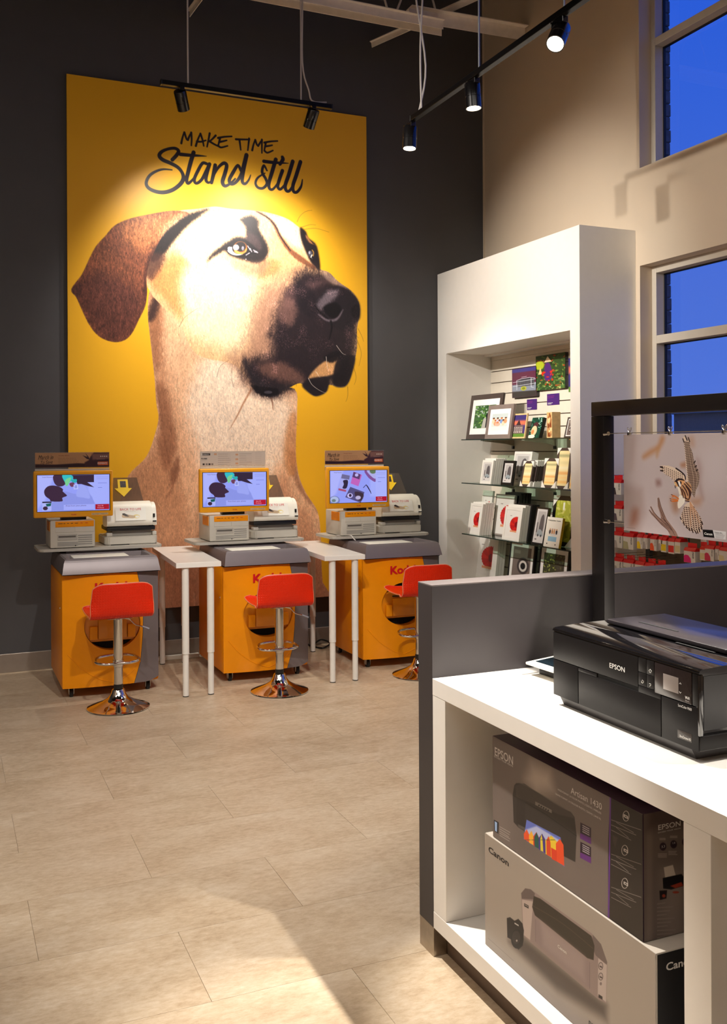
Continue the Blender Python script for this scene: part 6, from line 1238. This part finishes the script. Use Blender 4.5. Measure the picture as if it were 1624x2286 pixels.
# little pictures
def pic_small(kind):
    p = Pic(150, 200, (225, 222, 215)); r = np.random.RandomState(hash(kind) % 1000 if not isinstance(kind, str) else sum(map(ord, kind)))
    def blobs(cols, n, sx, sy, y0=0, y1=200, x0=0, x1=150, op=0.9):
        for i in range(n): c = cols[r.randint(len(cols))]; p.ell(r.uniform(x0, x1), r.uniform(y0, y1), r.uniform(sx*0.4, sx), r.uniform(sy*0.4, sy), c, 3, op, r.uniform(0, 3))
    if kind == 'garden':
        p.a[:] = np.array((54, 92, 44))/255; blobs([(96, 150, 60), (60, 110, 50), (30, 60, 34), (150, 180, 90), (180, 190, 190)], 110, 12, 7); p.poly([(60, 200), (70, 120), (130, 110), (150, 200)], (170, 168, 160), 5)
        p.poly([(95, 70), (112, 66), (124, 80), (126, 120), (120, 190), (108, 195), (104, 140), (98, 190), (90, 190), (90, 110), (84, 90)], (26, 24, 30), 2, 1, 3); p.ell(104, 66, 9, 10, (40, 30, 28), 2)
    elif kind == 'kids':
        p.a[:] = np.array((200, 210, 206))/255; p.rect(0, 0, 150, 50, (190, 200, 200)); 
        for i in range(7): x = 18+i*19; y = 62+(i % 2)*26; p.ell(x, y+34, 15, 26, [(236, 200, 170), (214, 150, 110), (190, 190, 220), (230, 220, 220), (120, 150, 200)][i % 5], 2); p.ell(x, y, 10, 12, (206, 150, 112), 2); p.ell(x, y-8, 11, 8, [(90, 50, 30), (170, 90, 40), (60, 40, 30)][i % 3], 2)
        p.ell(60, 130, 26, 24, (224, 170, 150), 3); p.ell(58, 108, 13, 13, (200, 130, 90), 2); p.rect(0, 160, 150, 200, (220, 224, 220), 6)
    elif kind == 'house':
        p.a[:] = np.array((60, 50, 110))/255; p.rect(0, 50, 150, 90, (220, 110, 80), 26); p.poly([(20, 170), (22, 100), (50, 92), (76, 40), (100, 92), (126, 96), (128, 170)], (110, 90, 90), 2); p.poly([(50, 92), (76, 40), (100, 92)], (60, 40, 44), 2)
        for x in (32, 52, 70, 90, 108): p.rect(x, 110, x+9, 160, (220, 210, 200)); p.rect(x+2, 116, x+7, 150, (60, 50, 60))
        p.rect(0, 168, 150, 200, (90, 130, 50), 6)
    elif kind == 'fern':
        p.a[:] = np.array((16, 60, 46))/255; blobs([(20, 110, 80), (200, 230, 210), (14, 40, 32)], 50, 16, 6); p.ell(70, 70, 34, 26, (70, 40, 44), 4); p.ell(60, 130, 40, 50, (236, 190, 150), 5); p.ell(46, 140, 20, 22, (224, 130, 80), 5); p.ell(40, 185, 50, 18, (240, 226, 200), 4)
    elif kind == 'amber':
        p.a[:] = np.array((150, 90, 50))/255; blobs([(226, 180, 120), (120, 60, 36), (240, 210, 160)], 40, 18, 30)
    elif kind == 'bw':
        p.a[:] = np.array((206, 202, 200))/255; p.rect(20, 14, 132, 160, (176, 172, 170)); p.poly([(64, 130), (66, 60), (84, 34), (104, 34), (118, 60), (118, 130)], (92, 86, 88), 3, 1, 3); p.rect(26, 80, 40, 140, (96, 90, 92), 2)
        p.poly([(44, 156), (48, 132), (70, 120), (100, 124), (120, 140), (124, 160)], (150, 160, 166), 3, 1, 3); p.ell(60, 156, 8, 8, (50, 46, 50), 2); p.ell(104, 158, 8, 8, (50, 46, 50), 2); p.rect(24, 176, 50, 184, (110, 104, 104))
    elif kind == 'flower':
        p.a[:] = np.array((226, 222, 216))/255; p.rect(50, 60, 128, 160, (226, 222, 216)); 
        for a in np.linspace(0, 2*PI, 27)[:-1]: p.stroke([(120, 104), (120+66*math.cos(a), 104+52*math.sin(a))], (14, 24, 16), (206, 40, 34) if int(a*10) % 2 else (186, 28, 30), 2)
        p.ell(120, 104, 20, 22, (130, 20, 30), 4); p.rect(128, 0, 150, 200, (226, 222, 216), 1); p.rect(56, 150, 128, 162, (220, 150, 110)); p.rect(56, 163, 128, 200, (226, 222, 216)); p.rect(40, 40, 60, 44, (150, 140, 136))
    elif kind == 'sunset':
        p.a[:] = np.array((232, 214, 160))/255
        for y, c in ((20, (150, 150, 110)), (60, (214, 200, 150)), (90, (236, 226, 190)), (120, (226, 160, 90)), (145, (240, 200, 130)), (170, (236, 180, 100))): p.rect(0, y, 150, y+16, c, 14, 0.8)
    elif kind == 'olive':
        p.a[:] = np.array((168, 172, 60))/255; blobs([(196, 200, 90), (140, 146, 50), (210, 206, 120)], 60, 20, 8); p.rect(60, 10, 76, 46, (230, 230, 210))
    elif kind == 'family':
        p.a[:] = np.array((244, 240, 228))/255; p.ell(78, 88, 50, 30, (226, 226, 224), 4)
        for x, c in ((44, (60, 44, 40)), (66, (200, 140, 90)), (86, (214, 160, 110)), (108, (30, 28, 34))): p.ell(x, 84, 8, 18, c, 3); p.ell(x, 66, 6, 7, (210, 160, 120), 2)
        p.rect(34, 120, 116, 156, (150, 196, 224), 3); p.ell(30, 176, 5, 5, (30, 30, 30), 1); p.ell(112, 178, 5, 5, (30, 30, 30), 1)
    elif kind == 'moss':
        p.a[:] = np.array((70, 70, 50))/255; blobs([(170, 176, 90), (100, 110, 60), (40, 38, 34)], 90, 10, 6); p.rect(90, 0, 150, 200, (90, 80, 74), 40, 0.7)
    elif kind == 'ring':
        p.a[:] = np.array((120, 104, 98))/255; p.ell(90, 110, 50, 50, (70, 60, 60), 6); p.ell(90, 112, 34, 34, (206, 196, 190), 4); p.ell(90, 112, 20, 20, (30, 26, 28), 3); p.rect(10, 20, 60, 40, (150, 134, 126), 6)
    elif kind == 'car':
        p.a[:] = np.array((96, 44, 66))/255; p.rect(0, 0, 150, 26, (66, 60, 130), 10); p.rect(0, 150, 150, 200, (60, 54, 50), 16); p.poly([(0, 110), (150, 104), (150, 160), (0, 156)], (130, 136, 150), 8)
        p.poly([(34, 84), (60, 74), (110, 72), (138, 80), (136, 124), (36, 126)], (60, 58, 64), 3)
        for i in range(16): p.stroke([(40+i*6.2, 82), (40+i*6.2, 124)], 1.2, (150, 150, 156), 1, 0.8, 0)
        for Q in ([(6, 92), (150, 84)], [(6, 120), (150, 112)], [(30, 80), (30, 146)], [(118, 74), (118, 136), (132, 140)], [(34, 80), (60, 72), (110, 70), (140, 78)]): p.stroke(Q, 3, (200, 204, 214), 1.5, 1, 0)
        p.ell(72, 140, 18, 15, (170, 170, 60), 3); p.ell(72, 140, 10, 8, (120, 130, 40), 3); p.stroke([(60, 62), (90, 60)], 3, (200, 190, 200), 2)
    elif kind == 'field':
        p.a[:] = np.array((52, 74, 36))/255; blobs([(90, 120, 50), (30, 50, 26), (190, 60, 30), (120, 140, 60)], 130, 8, 5); p.ell(20, 55, 24, 26, (170, 180, 40), 8); blobs([(90, 130, 70), (190, 190, 120), (40, 70, 40)], 90, 3, 10, 140, 200)
        p.poly([(50, 50), (66, 46), (76, 60), (84, 100), (80, 140), (50, 146), (44, 100)], (80, 40, 110), 3, 1, 3); p.poly([(44, 42), (62, 8), (82, 42)], (222, 190, 150), 2); p.poly([(12, 108), (24, 68), (34, 108)], (222, 190, 130), 2); blobs([(214, 44, 24)], 10, 8, 9, 90, 150, 30, 95)
    return p
PM = {}
def PMAT(k): 
    if k not in PM: PM[k] = print_mat('picture_'+k, pic_small(k), 0.3)
    return PM[k]
def leaning(name, label, cat, u0, u1, vtop, X, zs, th, fm_, pic=None, lean=10, matt=None, border=0.12, corners=False, group=None, h=None, bd2=None, Xr=None):
    """a frame standing on a shelf facing the room; u0/u1 = frame-pixel columns of its far and near edges at the foot"""
    Xr = Xr or X; ya = px(u0, 1100, X=Xr).y; yb = px(u1, 1100, X=Xr).y; w = ya-yb; yc = (ya+yb)/2
    if h is None: h = (px(u0, vtop, X=X+0.03).z-zs)
    t = thing(name, label, cat, (X, yc, zs), 0, group); L = math.radians(lean); h = h/math.cos(L)
    R = Matrix.Rotation(L, 4, 'Y') ; sx = 0.0006+th*math.sin(L)*0
    def tr(b): b.transform(R); [setattr(v, 'co', v.co+Vector((0, 0, 0.0006))) for v in b.verts]; return b
    b_ = w*border if bd2 is None else bd2
    if b_ > 0:
        bm = BM(); O = [(-w/2, 0), (w/2, 0), (w/2, h), (-w/2, h)]; I = [(-w/2+b_, b_), (w/2-b_, b_), (w/2-b_, h-b_), (-w/2+b_, h-b_)]
        V = [[bm.verts.new((x, p[0], p[1])) for p in P] for x, P in ((0, O), (0, I), (th, O))]; Vi = [bm.verts.new((0.005, p[0], p[1])) for p in I]
        for i in range(4):
            j = (i+1) % 4; bm.faces.new((V[0][i], V[0][j], V[1][j], V[1][i])); bm.faces.new((V[1][i], V[1][j], Vi[j], Vi[i])); bm.faces.new((V[0][i], V[2][i], V[2][j], V[0][j]))
        bm.faces.new(V[2]); obj('frame_moulding', tr(bm), fm_, t)
    else: obj('block_edge', tr(bx(0, th, -w/2, w/2, 0, h)), fm_, t)
    def face(nm, x, m_, mm, parent=t):
        P = [R @ Vector(q) + Vector((0, 0, 0.0006)) for q in ((x, w/2-mm, mm), (x, -w/2+mm, mm), (x, -w/2+mm, h-mm), (x, w/2-mm, h-mm))]; return quad(nm, *P, m_, parent)
    if matt is not None: face('mount', 0.004, matt, b_)
    if pic is not None: face('picture', 0.0030 if b_ > 0 else -0.0006, PMAT(pic), (b_+(w*0.10 if matt is not None else 0)) if b_ > 0 else 0)
    if corners:
        c = BM(); s = w*0.30
        for sy, z0, z1 in ((1, 0, s), (-1, 0, s), (1, h, h-s), (-1, h, h-s)):
            f = [(sy*w/2*1.01, z0), (sy*(w/2-s), z0), (sy*w/2*1.01, z1)]
            add_prism(c, f, 'X', -0.0022, -0.0008)
            c2 = [(-0.0022, sy*w/2*1.012, z0), (th+0.001, sy*w/2*1.012, z0), (th+0.001, sy*w/2*1.012, z1), (-0.0022, sy*w/2*1.012, z1)]
            c.faces.new([c.verts.new(q) for q in c2])
        o = obj('card_corner', tr(c), M_FRAMEW, t); o['kind'] = 'stuff'
    return t
Z1, Z2, Z3, Z4 = SHZ
M_MOUNT = mat('white_mount', (236, 230, 226), 0.6, var=0); M_BLKF = mat('frame_black', (22, 20, 20), 0.35, var=0.05, coat=0.2)
# shelf 1
leaning('framed_picture', 'largest dark brown frame, a figure walking in a garden, on the top shelf', 'picture frame', 1041, 1112, 884, 4.20, Z1, 0.02, M_DKFRAME, 'garden', 9, M_MOUNT, 0.08)
leaning('framed_picture', 'taupe frame with a group of children, leaning before the garden picture', 'picture frame', 1083, 1139, 906, 4.125, Z1, 0.02, M_TAUPE, 'kids', 9, M_MOUNT, 0.09)
leaning('framed_picture', 'small thin wooden frame with a castle at dusk on the top shelf', 'picture frame', 1137, 1172, 925, 4.15, Z1, 0.012, M_WOOD, 'house', 9, None, 0.05)
leaning('canvas_block', 'small dark green canvas block leaning on the top shelf', 'canvas print', 1180, 1204, 933, 4.13, Z1, 0.03, M_BLKF, 'fern', 16, None, 0)
leaning('wooden_photo_block', 'thick pale wooden photo block standing upright on the top shelf', 'photo block', 1222, 1234, 921, 4.15, Z1, 0.075, M_WOOD, 'amber', 0, None, 0.10)
leaning('framed_picture', 'dark frame at the near end of the top shelf, cut off by the alcove side', 'picture frame', 1260, 1276, 932, 4.15, Z1, 0.02, M_DKFRAME, 'ring', 14, M_MOUNT, 0.12)
# shelf 2
leaning('framed_picture', 'small white frame with a grey street photo, at the far left of the second shelf', 'picture frame', 1072, 1096, 1027, 4.13, Z2, 0.018, M_FRAMEW, 'bw', 9, None, 0.12)
for i in range(5): leaning('framed_picture', ['first', 'second', 'third', 'fourth', 'fifth'][i]+' white frame stacked behind the small white one on the second shelf', 'picture frame', 1072, 1096, 1027, 4.152+i*0.021, Z2, 0.018, M_FRAMEW, None, 9, None, 0.12, group='white frames stacked on the second shelf', h=0.21, Xr=4.13)
leaning('framed_picture', 'black frame with a grey street photo beside the white stack, second shelf', 'picture frame', 1118, 1143, 1028, 4.13, Z2, 0.018, M_BLKF, 'bw', 10, None, 0.12)
leaning('framed_picture', 'tallest white frame with a grey archway photo on the second shelf', 'picture frame', 1141, 1180, 1008, 4.245, Z2, 0.06, M_FRAMEW, 'bw', 9, None, 0.08)
leaning('framed_picture', 'dark frame with white card corners and a yellow print, front of its row', 'picture frame', 1161, 1184, 1029, 4.105, Z2, 0.018, M_DKFRAME, 'sunset', 12, None, 0.13, True)
for i in range(4): leaning('framed_picture', ['first', 'second', 'third', 'fourth', 'fifth'][i]+' dark frame with white card corners, stacked behind the yellow print', 'picture frame', 1163, 1186, 1030, 4.130+i*0.026, Z2, 0.022, M_DKFRAME, None, 12, None, 0.13, True, group='dark frames stacked on the second shelf', h=0.20, Xr=4.105)
leaning('framed_picture', 'mid-sized dark frame with an orange beach print, second shelf', 'picture frame', 1209, 1240, 1023, 4.11, Z2, 0.02, M_DKFRAME, 'sunset', 10, None, 0.12, True)
leaning('framed_picture', 'taller dark frame with a striped beach print and white corners', 'picture frame', 1237, 1268, 1000, 4.12, Z2, 0.02, M_DKFRAME, 'sunset', 8, None, 0.12, True)
leaning('framed_picture', 'last dark frame of the second shelf, cut off by the alcove side', 'picture frame', 1269, 1276, 1000, 4.10, Z2, 0.02, M_DKFRAME, 'sunset', 8, None, 0.14, True)
# shelf 3
leaning('framed_picture', 'white frame with a red flower behind the front row, far left of the third shelf', 'picture frame', 1068, 1090, 1094, 4.26, Z3, 0.02, M_FRAMEW, 'flower', 8, None, 0.10)
leaning('framed_picture', 'front white frame with a red flower, far left end of the third shelf', 'picture frame', 1043, 1070, 1122, 4.12, Z3, 0.02, M_FRAMEW, 'flower', 9, None, 0.11)
for i in range(4): leaning('framed_picture', ['first', 'second', 'third', 'fourth', 'fifth'][i]+' white frame stacked behind the far left red flower frame', 'picture frame', 1043, 1070, 1122, 4.142+i*0.023, Z3, 0.02, M_FRAMEW, None, 9, None, 0.11, group='white frames stacked on the third shelf', h=0.27, Xr=4.12)
leaning('framed_picture', 'large grey edged frame with a big red flower, back row of the third shelf', 'picture frame', 1098, 1140, 1102, 4.275, Z3, 0.02, mat('frame_grey', (150, 140, 132), 0.4), 'flower', 8, None, 0.04)
for i in range(4): leaning('framed_picture', ['first', 'second', 'third', 'fourth', 'fifth'][i]+' black glossy frame stacked behind the big red flower', 'picture frame', 1112, 1146, 1095, 4.300+i*0.028, Z3, 0.022, M_BLKF, None, 8, None, 0.1, group='black frames stacked in the back row of the third shelf', h=0.36, Xr=4.275)
leaning('framed_picture', 'brightest white frame with a red flower, in the middle of the third shelf', 'picture frame', 1120, 1158, 1129, 4.115, Z3, 0.022, M_FRAMEW, 'flower', 9, None, 0.11)
for i in range(2): leaning('framed_picture', ['first', 'second', 'third', 'fourth', 'fifth'][i]+' white frame stacked behind the bright middle red flower frame', 'picture frame', 1120, 1158, 1129, 4.139+i*0.024, Z3, 0.022, M_FRAMEW, None, 9, None, 0.11, group='white frames behind the middle flower frame', h=0.28, Xr=4.115)
for i in range(3): leaning('framed_picture', ['first', 'second', 'third', 'fourth', 'fifth'][i]+' black frame leaning between the white stack and the blue car picture', 'picture frame', 1122, 1160, 1130, 4.190+i*0.024, Z3, 0.022, M_BLKF, None, 9, None, 0.11, group='black frames in the middle of the third shelf', h=0.285, Xr=4.115)
leaning('framed_picture', 'black frame with a pale blue car before an archway, third shelf', 'picture frame', 1185, 1212, 1131, 4.13, Z3, 0.022, M_BLKF, 'bw', 12, None, 0.08)
leaning('framed_picture', 'black frame with an olive green print and a white corner, third shelf', 'picture frame', 1226, 1276, 1105, 4.21, Z3, 0.022, M_BLKF, 'olive', 8, None, 0.12, True)
cfm = leaning('framed_picture', 'yellow and white boxed frame with a family group, front of the third shelf', 'boxed frame', 1213, 1247, 1160, 4.105, Z3, 0.020, mat('box_yellow', (196, 160, 20), 0.4), 'family', 11, None, 0.0)
cf2 = leaning('framed_picture', 'second yellow boxed frame directly behind the family group one', 'boxed frame', 1213, 1247, 1160, 4.132, Z3, 0.020, MATS['box_yellow'], 'family', 11, None, 0.0, h=0.215)
# shelf 4
leaning('framed_picture', 'white frame with a red flower just above the half wall, leftmost of the lowest row', 'picture frame', 1052, 1104, 1225, 4.35, Z4, 0.025, M_FRAMEW, 'flower', 7, None, 0.08, h=0.40)
for i in range(2): leaning('framed_picture', ['first', 'second', 'third', 'fourth', 'fifth'][i]+' white frame stacked behind the lowest red flower frame', 'picture frame', 1052, 1104, 1225, 4.378+i*0.028, Z4, 0.025, M_FRAMEW, None, 7, None, 0.08, group='white frames stacked in the lowest row', h=0.40, Xr=4.35)
leaning('framed_picture', 'dark frame with a taupe print just above the half wall', 'picture frame', 1130, 1186, 1235, 4.36, Z4, 0.025, M_BLKF, 'ring', 7, M_MOUNT, 0.05, h=0.385)
leaning('framed_picture', 'dark frame with a mossy green print, nearest of the lowest row', 'picture frame', 1196, 1262, 1232, 4.33, Z4, 0.025, M_BLKF, 'moss', 7, M_MOUNT, 0.05, h=0.385)
# canvases and price cards on the slats
XS = XB-0.034
def hung(name, label, cat, Q, th, pk=None, m=None, lab=None):
    (u0, v0), (u1, v1) = Q; a = px(u0, v0, X=XS-th); b = px(u1, v1, X=XS-th)
    t = thing(name, label, cat, (XS-0.0005, (a.y+b.y)/2, min(a.z, b.z))); h = abs(a.z-b.z); w = a.y-b.y
    obj('panel', bx(-th, 0, -w/2, w/2, 0, h), m or M_BLKF, t)
    if pk: quad('picture', (-th-0.0006, w/2, 0), (-th-0.0006, -w/2, 0), (-th-0.0006, -w/2, h), (-th-0.0006, w/2, h), PMAT(pk), t)
    return t, w, h, th
hung('canvas_print', 'canvas print of an old red car grille hung on the slats', 'canvas print', ((1144, 825), (1199, 884)), 0.03, 'car')
hung('canvas_print', 'canvas print of figures in pointed hats among red flowers', 'canvas print', ((1197, 796), (1263, 866)), 0.03, 'field')
hung('canvas_print', 'dark blue and orange canvas edge, cut off by the alcove side', 'canvas print', ((1270, 800), (1310, 872)), 0.03, 'house')
for Q, lb in ((((1177, 892), (1199, 914)), 'purple price card below the car canvas'), (((1222, 880), (1249, 903)), 'purple price card below the flower field canvas')):
    t, w, h, th = hung('price_card', lb, 'price card', Q, 0.004, None, M_PURP)
    for s, zf, hf, wf, m_ in (('CANVAS', 0.78, 0.09, 0.55, mat('letter_magenta', (150, 50, 140), 0.5, var=0)), ('WRAPS', 0.64, 0.09, 0.5, MATS['letter_magenta']), ('LONDON', 0.18, 0.06, 0.42, M_LETW), ('DRUGS', 0.09, 0.06, 0.3, M_LETW)):
        if s in ('CANVAS', 'WRAPS'): text('\u2014\u2014', (-th-0.001, w*0.42, h*zf), (0, -1, 0), (0, 0, 1), w*wf, h*0.03, m_, t, 'card_lines')
        else: text('\u2014\u2014', (-th-0.001, w*0.42, h*zf), (0, -1, 0), (0, 0, 1), w*wf, h*0.03, m_, t, 'card_lines')
for y, cfx in ((0, cfm), (0, cf2)):
    w = px(1213, 1100, X=4.105).y-px(1247, 1100, X=4.105).y; L = math.radians(11)
    o = text('Companion Frame', (-0.0012, w*0.42, 0.004), (0, -1, 0), (0, 0, 1), w*0.8, 0.010, M_LETD, cfx)
    for v in o.data.vertices: v.co = Matrix.Rotation(L, 4, 'Y') @ (v.co+Vector((0, 0, 0.187)))
    o = text('Companion Frame', (0.004, -w/2-0.0008, 0.012), (0, 0, 1), (-1, 0, 0), 0.15, 0.009, M_LETD, cfx)
    for v in o.data.vertices: v.co = Matrix.Rotation(L, 4, 'Y') @ (v.co+Vector((0.010, 0, 0)))

# ================================================================== INK CARTRIDGE WALL
IX = 4.30
ip = thing('ink_display', 'ink cartridge wall fixture with metal peg hooks below the window', 'display rack', (XB, 4.9, 0))
def ri(b): return ra(b, ip)
obj('back_panel', ri(bx(XB-0.02, XB-0.002, 3.2, 5.38, 0.3, 1.495)), mat('rack_brown', (92, 76, 56), 0.6), ip)
obj('end_upright', ri(bx(XB-0.05, XB-0.021, 5.36, 5.40, 0.3, 1.50)), mat('rack_grey', (70, 68, 68), 0.4), ip)
for i in range(5): obj('upright_rail', ri(bx(XB-0.024, XB-0.0205, 5.0-i*0.36, 5.006-i*0.36, 0.3, 1.49)), M_BLACK, ip)
ROWZ = [1.452, 1.272, 1.088, 0.905]
hb = []
pack0 = None
INKC = {'yellow': (236, 204, 20), 'orange': (232, 84, 28), 'magenta': (220, 30, 120), 'photo black': (52, 40, 44), 'matte grey': (96, 82, 92), 'light grey': (176, 166, 160), 'olive': (176, 172, 130), 'pink': (206, 50, 84), 'cream': (214, 200, 150), 'red': (214, 44, 30)}
def make_pack(y, z, wdt, hgt, dep, colname, label, style=0, X=IX):
    t = thing('ink_pack', label, 'ink pack', (X, y, z), 0, 'ink cartridge packs on the peg hooks')   # origin at the top centre of the front
    w = wdt/2; hz = hgt*0.34
    obj('carton', bx(0, dep, -w, w, -hgt, -hz, 0.001), M_CARD, t)
    hd = BM(); add_prism(hd, [(0.0, -hz+0.0004), (0.012, -hz*0.45), (dep-0.012, -hz*0.45), (dep, -hz+0.0004)], 'Y', -w, w); obj('red_header', hd, M_RED, t)
    tb_ = BM(); add_box(tb_, dep*0.5-0.0006, dep*0.5+0.0006, -w*0.8, w*0.8, -hz*0.449, 0.012); obj('hang_tab', tb_, M_RED, t)
    m = mat('ink_'+colname.replace(' ', '_'), INKC[colname], 0.4, var=0.03)
    if style == 0: obj('colour_patch', prism([(w*0.98, -hgt*0.99), (-w*0.1, -hgt*0.99), (-w*0.0, -hgt*0.8), (w*0.12, -hgt*0.62), (w*0.5, -hgt*0.60), (w*0.98, -hgt*0.58)], 'X', -0.0009, -0.0002), m, t)
    elif style == 1: obj('colour_patch', prism([(w*0.98, -hgt*0.99), (-w*0.3, -hgt*0.99), (-w*0.2, -hgt*0.75), (w*0.2, -hgt*0.58), (w*0.7, -hgt*0.56), (w*0.98, -hgt*0.64)], 'X', -0.0009, -0.0002), m, t)
    else: obj('colour_patch', prism([(w*0.9, -hgt*0.92), (-w*0.9, -hgt*0.92), (-w*0.9, -hgt*0.55), (w*0.9, -hgt*0.55)], 'X', -0.0009, -0.0002), m, t)
    text('Canon', (-0.0003+0.004, w*0.5, -hz*0.92), (0, -1, 0), (0.2, 0, 0.9), w*1.0, 0.010, M_LETW, t, 'brand_lettering', bold=0.02, off=0.001)
    for v in t.children[-1].data.vertices: v.co.x -= 0.003
    if style < 2: text('PGI-29', (-0.0012, -w*0.55, -hz*1.15), (0, 0, -1), (0, -1, 0), hgt*0.34, w*0.22, M_LETD, t, bold=0.02)
    return t
packs = [(1376, 0, 0.112, 0.125, 0.05, 'photo black', 'black ink pack alone on the top hook, left of the bird photograph', 0), (1378, 1, 0.110, 0.125, 0.05, 'matte grey', 'dark grey ink pack on the second hook row beside the dark frame post', 0),
         (1378, 2, 0.112, 0.130, 0.05, 'light grey', 'light grey ink pack, leftmost of the long hook row', 0), (1403, 2, 0.105, 0.130, 0.10, 'olive', 'olive ink pack second from the frame post in the long row', 0), (1429, 2, 0.055, 0.115, 0.05, 'yellow', 'small yellow ink pack after the olive one', 1), (1441, 2, 0.040, 0.110, 0.08, 'light grey', 'narrow grey ink pack after the small yellow one', 1), (1459, 2, 0.060, 0.115, 0.05, 'orange', 'small orange ink pack under the dead branch tip', 1), (1475, 2, 0.036, 0.105, 0.06, 'light grey', 'narrow grey ink pack after the orange one', 1),
         (1482, 2, 0.050, 0.115, 0.05, 'yellow', 'yellow ink pack with full width patch, in the middle of the row', 2), (1499, 2, 0.055, 0.118, 0.05, 'red', 'orange red ink pack before the white folded box', 2), (1513, 2, 0.050, 0.110, 0.07, 'cream', 'white ink box beside the orange red pack', 2)]
for u, rw, w, h, d, c, lb, stl in packs: make_pack(px(u, 1200, X=IX).y, ROWZ[rw], w, h, d, c, lb, stl)
packs2 = [(1540, 1.045, 0.10, 0.11, 0.05, 'magenta', 'pink spotted ink pack hanging lowest at the right of the row', 1), (1569, 1.062, 0.045, 0.10, 0.04, 'cream', 'narrow white ink pack right of the pink spotted one', 2), (1584, 1.075, 0.075, 0.11, 0.05, 'pink', 'ink pack with a pink swoosh near the right edge', 1), (1602, 1.078, 0.035, 0.10, 0.05, 'light grey', 'narrow grey ink pack right of the pink swoosh', 1), (1618, 1.075, 0.085, 0.11, 0.05, 'cream', 'cream ink pack cut by the right edge of the view', 0), (1552, 1.115, 0.05, 0.09, 0.04, 'red', 'red topped ink pack tucked behind the pink spotted one', 2)]
for u, z, w, h, d, c, lb, stl in packs2: make_pack(px(u, 1220, X=IX-0.03).y, z, w, h, d, c, lb, stl, IX-0.03 if z < 1.1 else IX+0.04)
for i, (u, w) in enumerate(((1378, 0.112), (1403, 0.105), (1428, 0.09), (1450, 0.09), (1472, 0.09))): make_pack(px(u, 1250, X=IX).y, ROWZ[3], w, 0.12, 0.05, ['light grey', 'olive', 'yellow', 'orange', 'cream'][i], ['lowest row ink pack nearest the dark frame post, only its red top showing', 'lowest row ink pack second from the frame post, red top showing', 'lowest row ink pack third from the frame post', 'lowest row ink pack fourth from the frame post', 'lowest row ink pack fifth from the frame post'][i], 0)
for rw, us in ((0, [1376]), (1, [1378]), (2, [1378, 1403, 1429, 1441, 1459, 1475, 1482, 1499, 1513, 1540, 1560, 1584, 1602, 1618]), (3, [1378, 1403, 1428, 1450, 1472])):
    for u in us:
        y = px(u, 1200, X=IX).y; z = ROWZ[rw]+0.010
        obj('peg_hook', ri(tube([(XB-0.021, y, z), (IX-0.045, y, z+0.001), (IX-0.055, y, z+0.010)], 0.0022, 6, smooth=False)), M_STEEL, ip)
wb_ = thing('folded_carton', 'white folded carton hung sideways under the bird photograph', 'carton', (IX, px(1530, 1215, X=IX-0.03).y, 1.10)); obj('carton', bx(-0.03, 0.04, -0.075, 0.075, 0.0, 0.045, 0.002), M_CARD, wb_); obj('hook_slot', bx(-0.0315, -0.0302, -0.012, 0.0, 0.010, 0.038), M_BLACK, wb_)
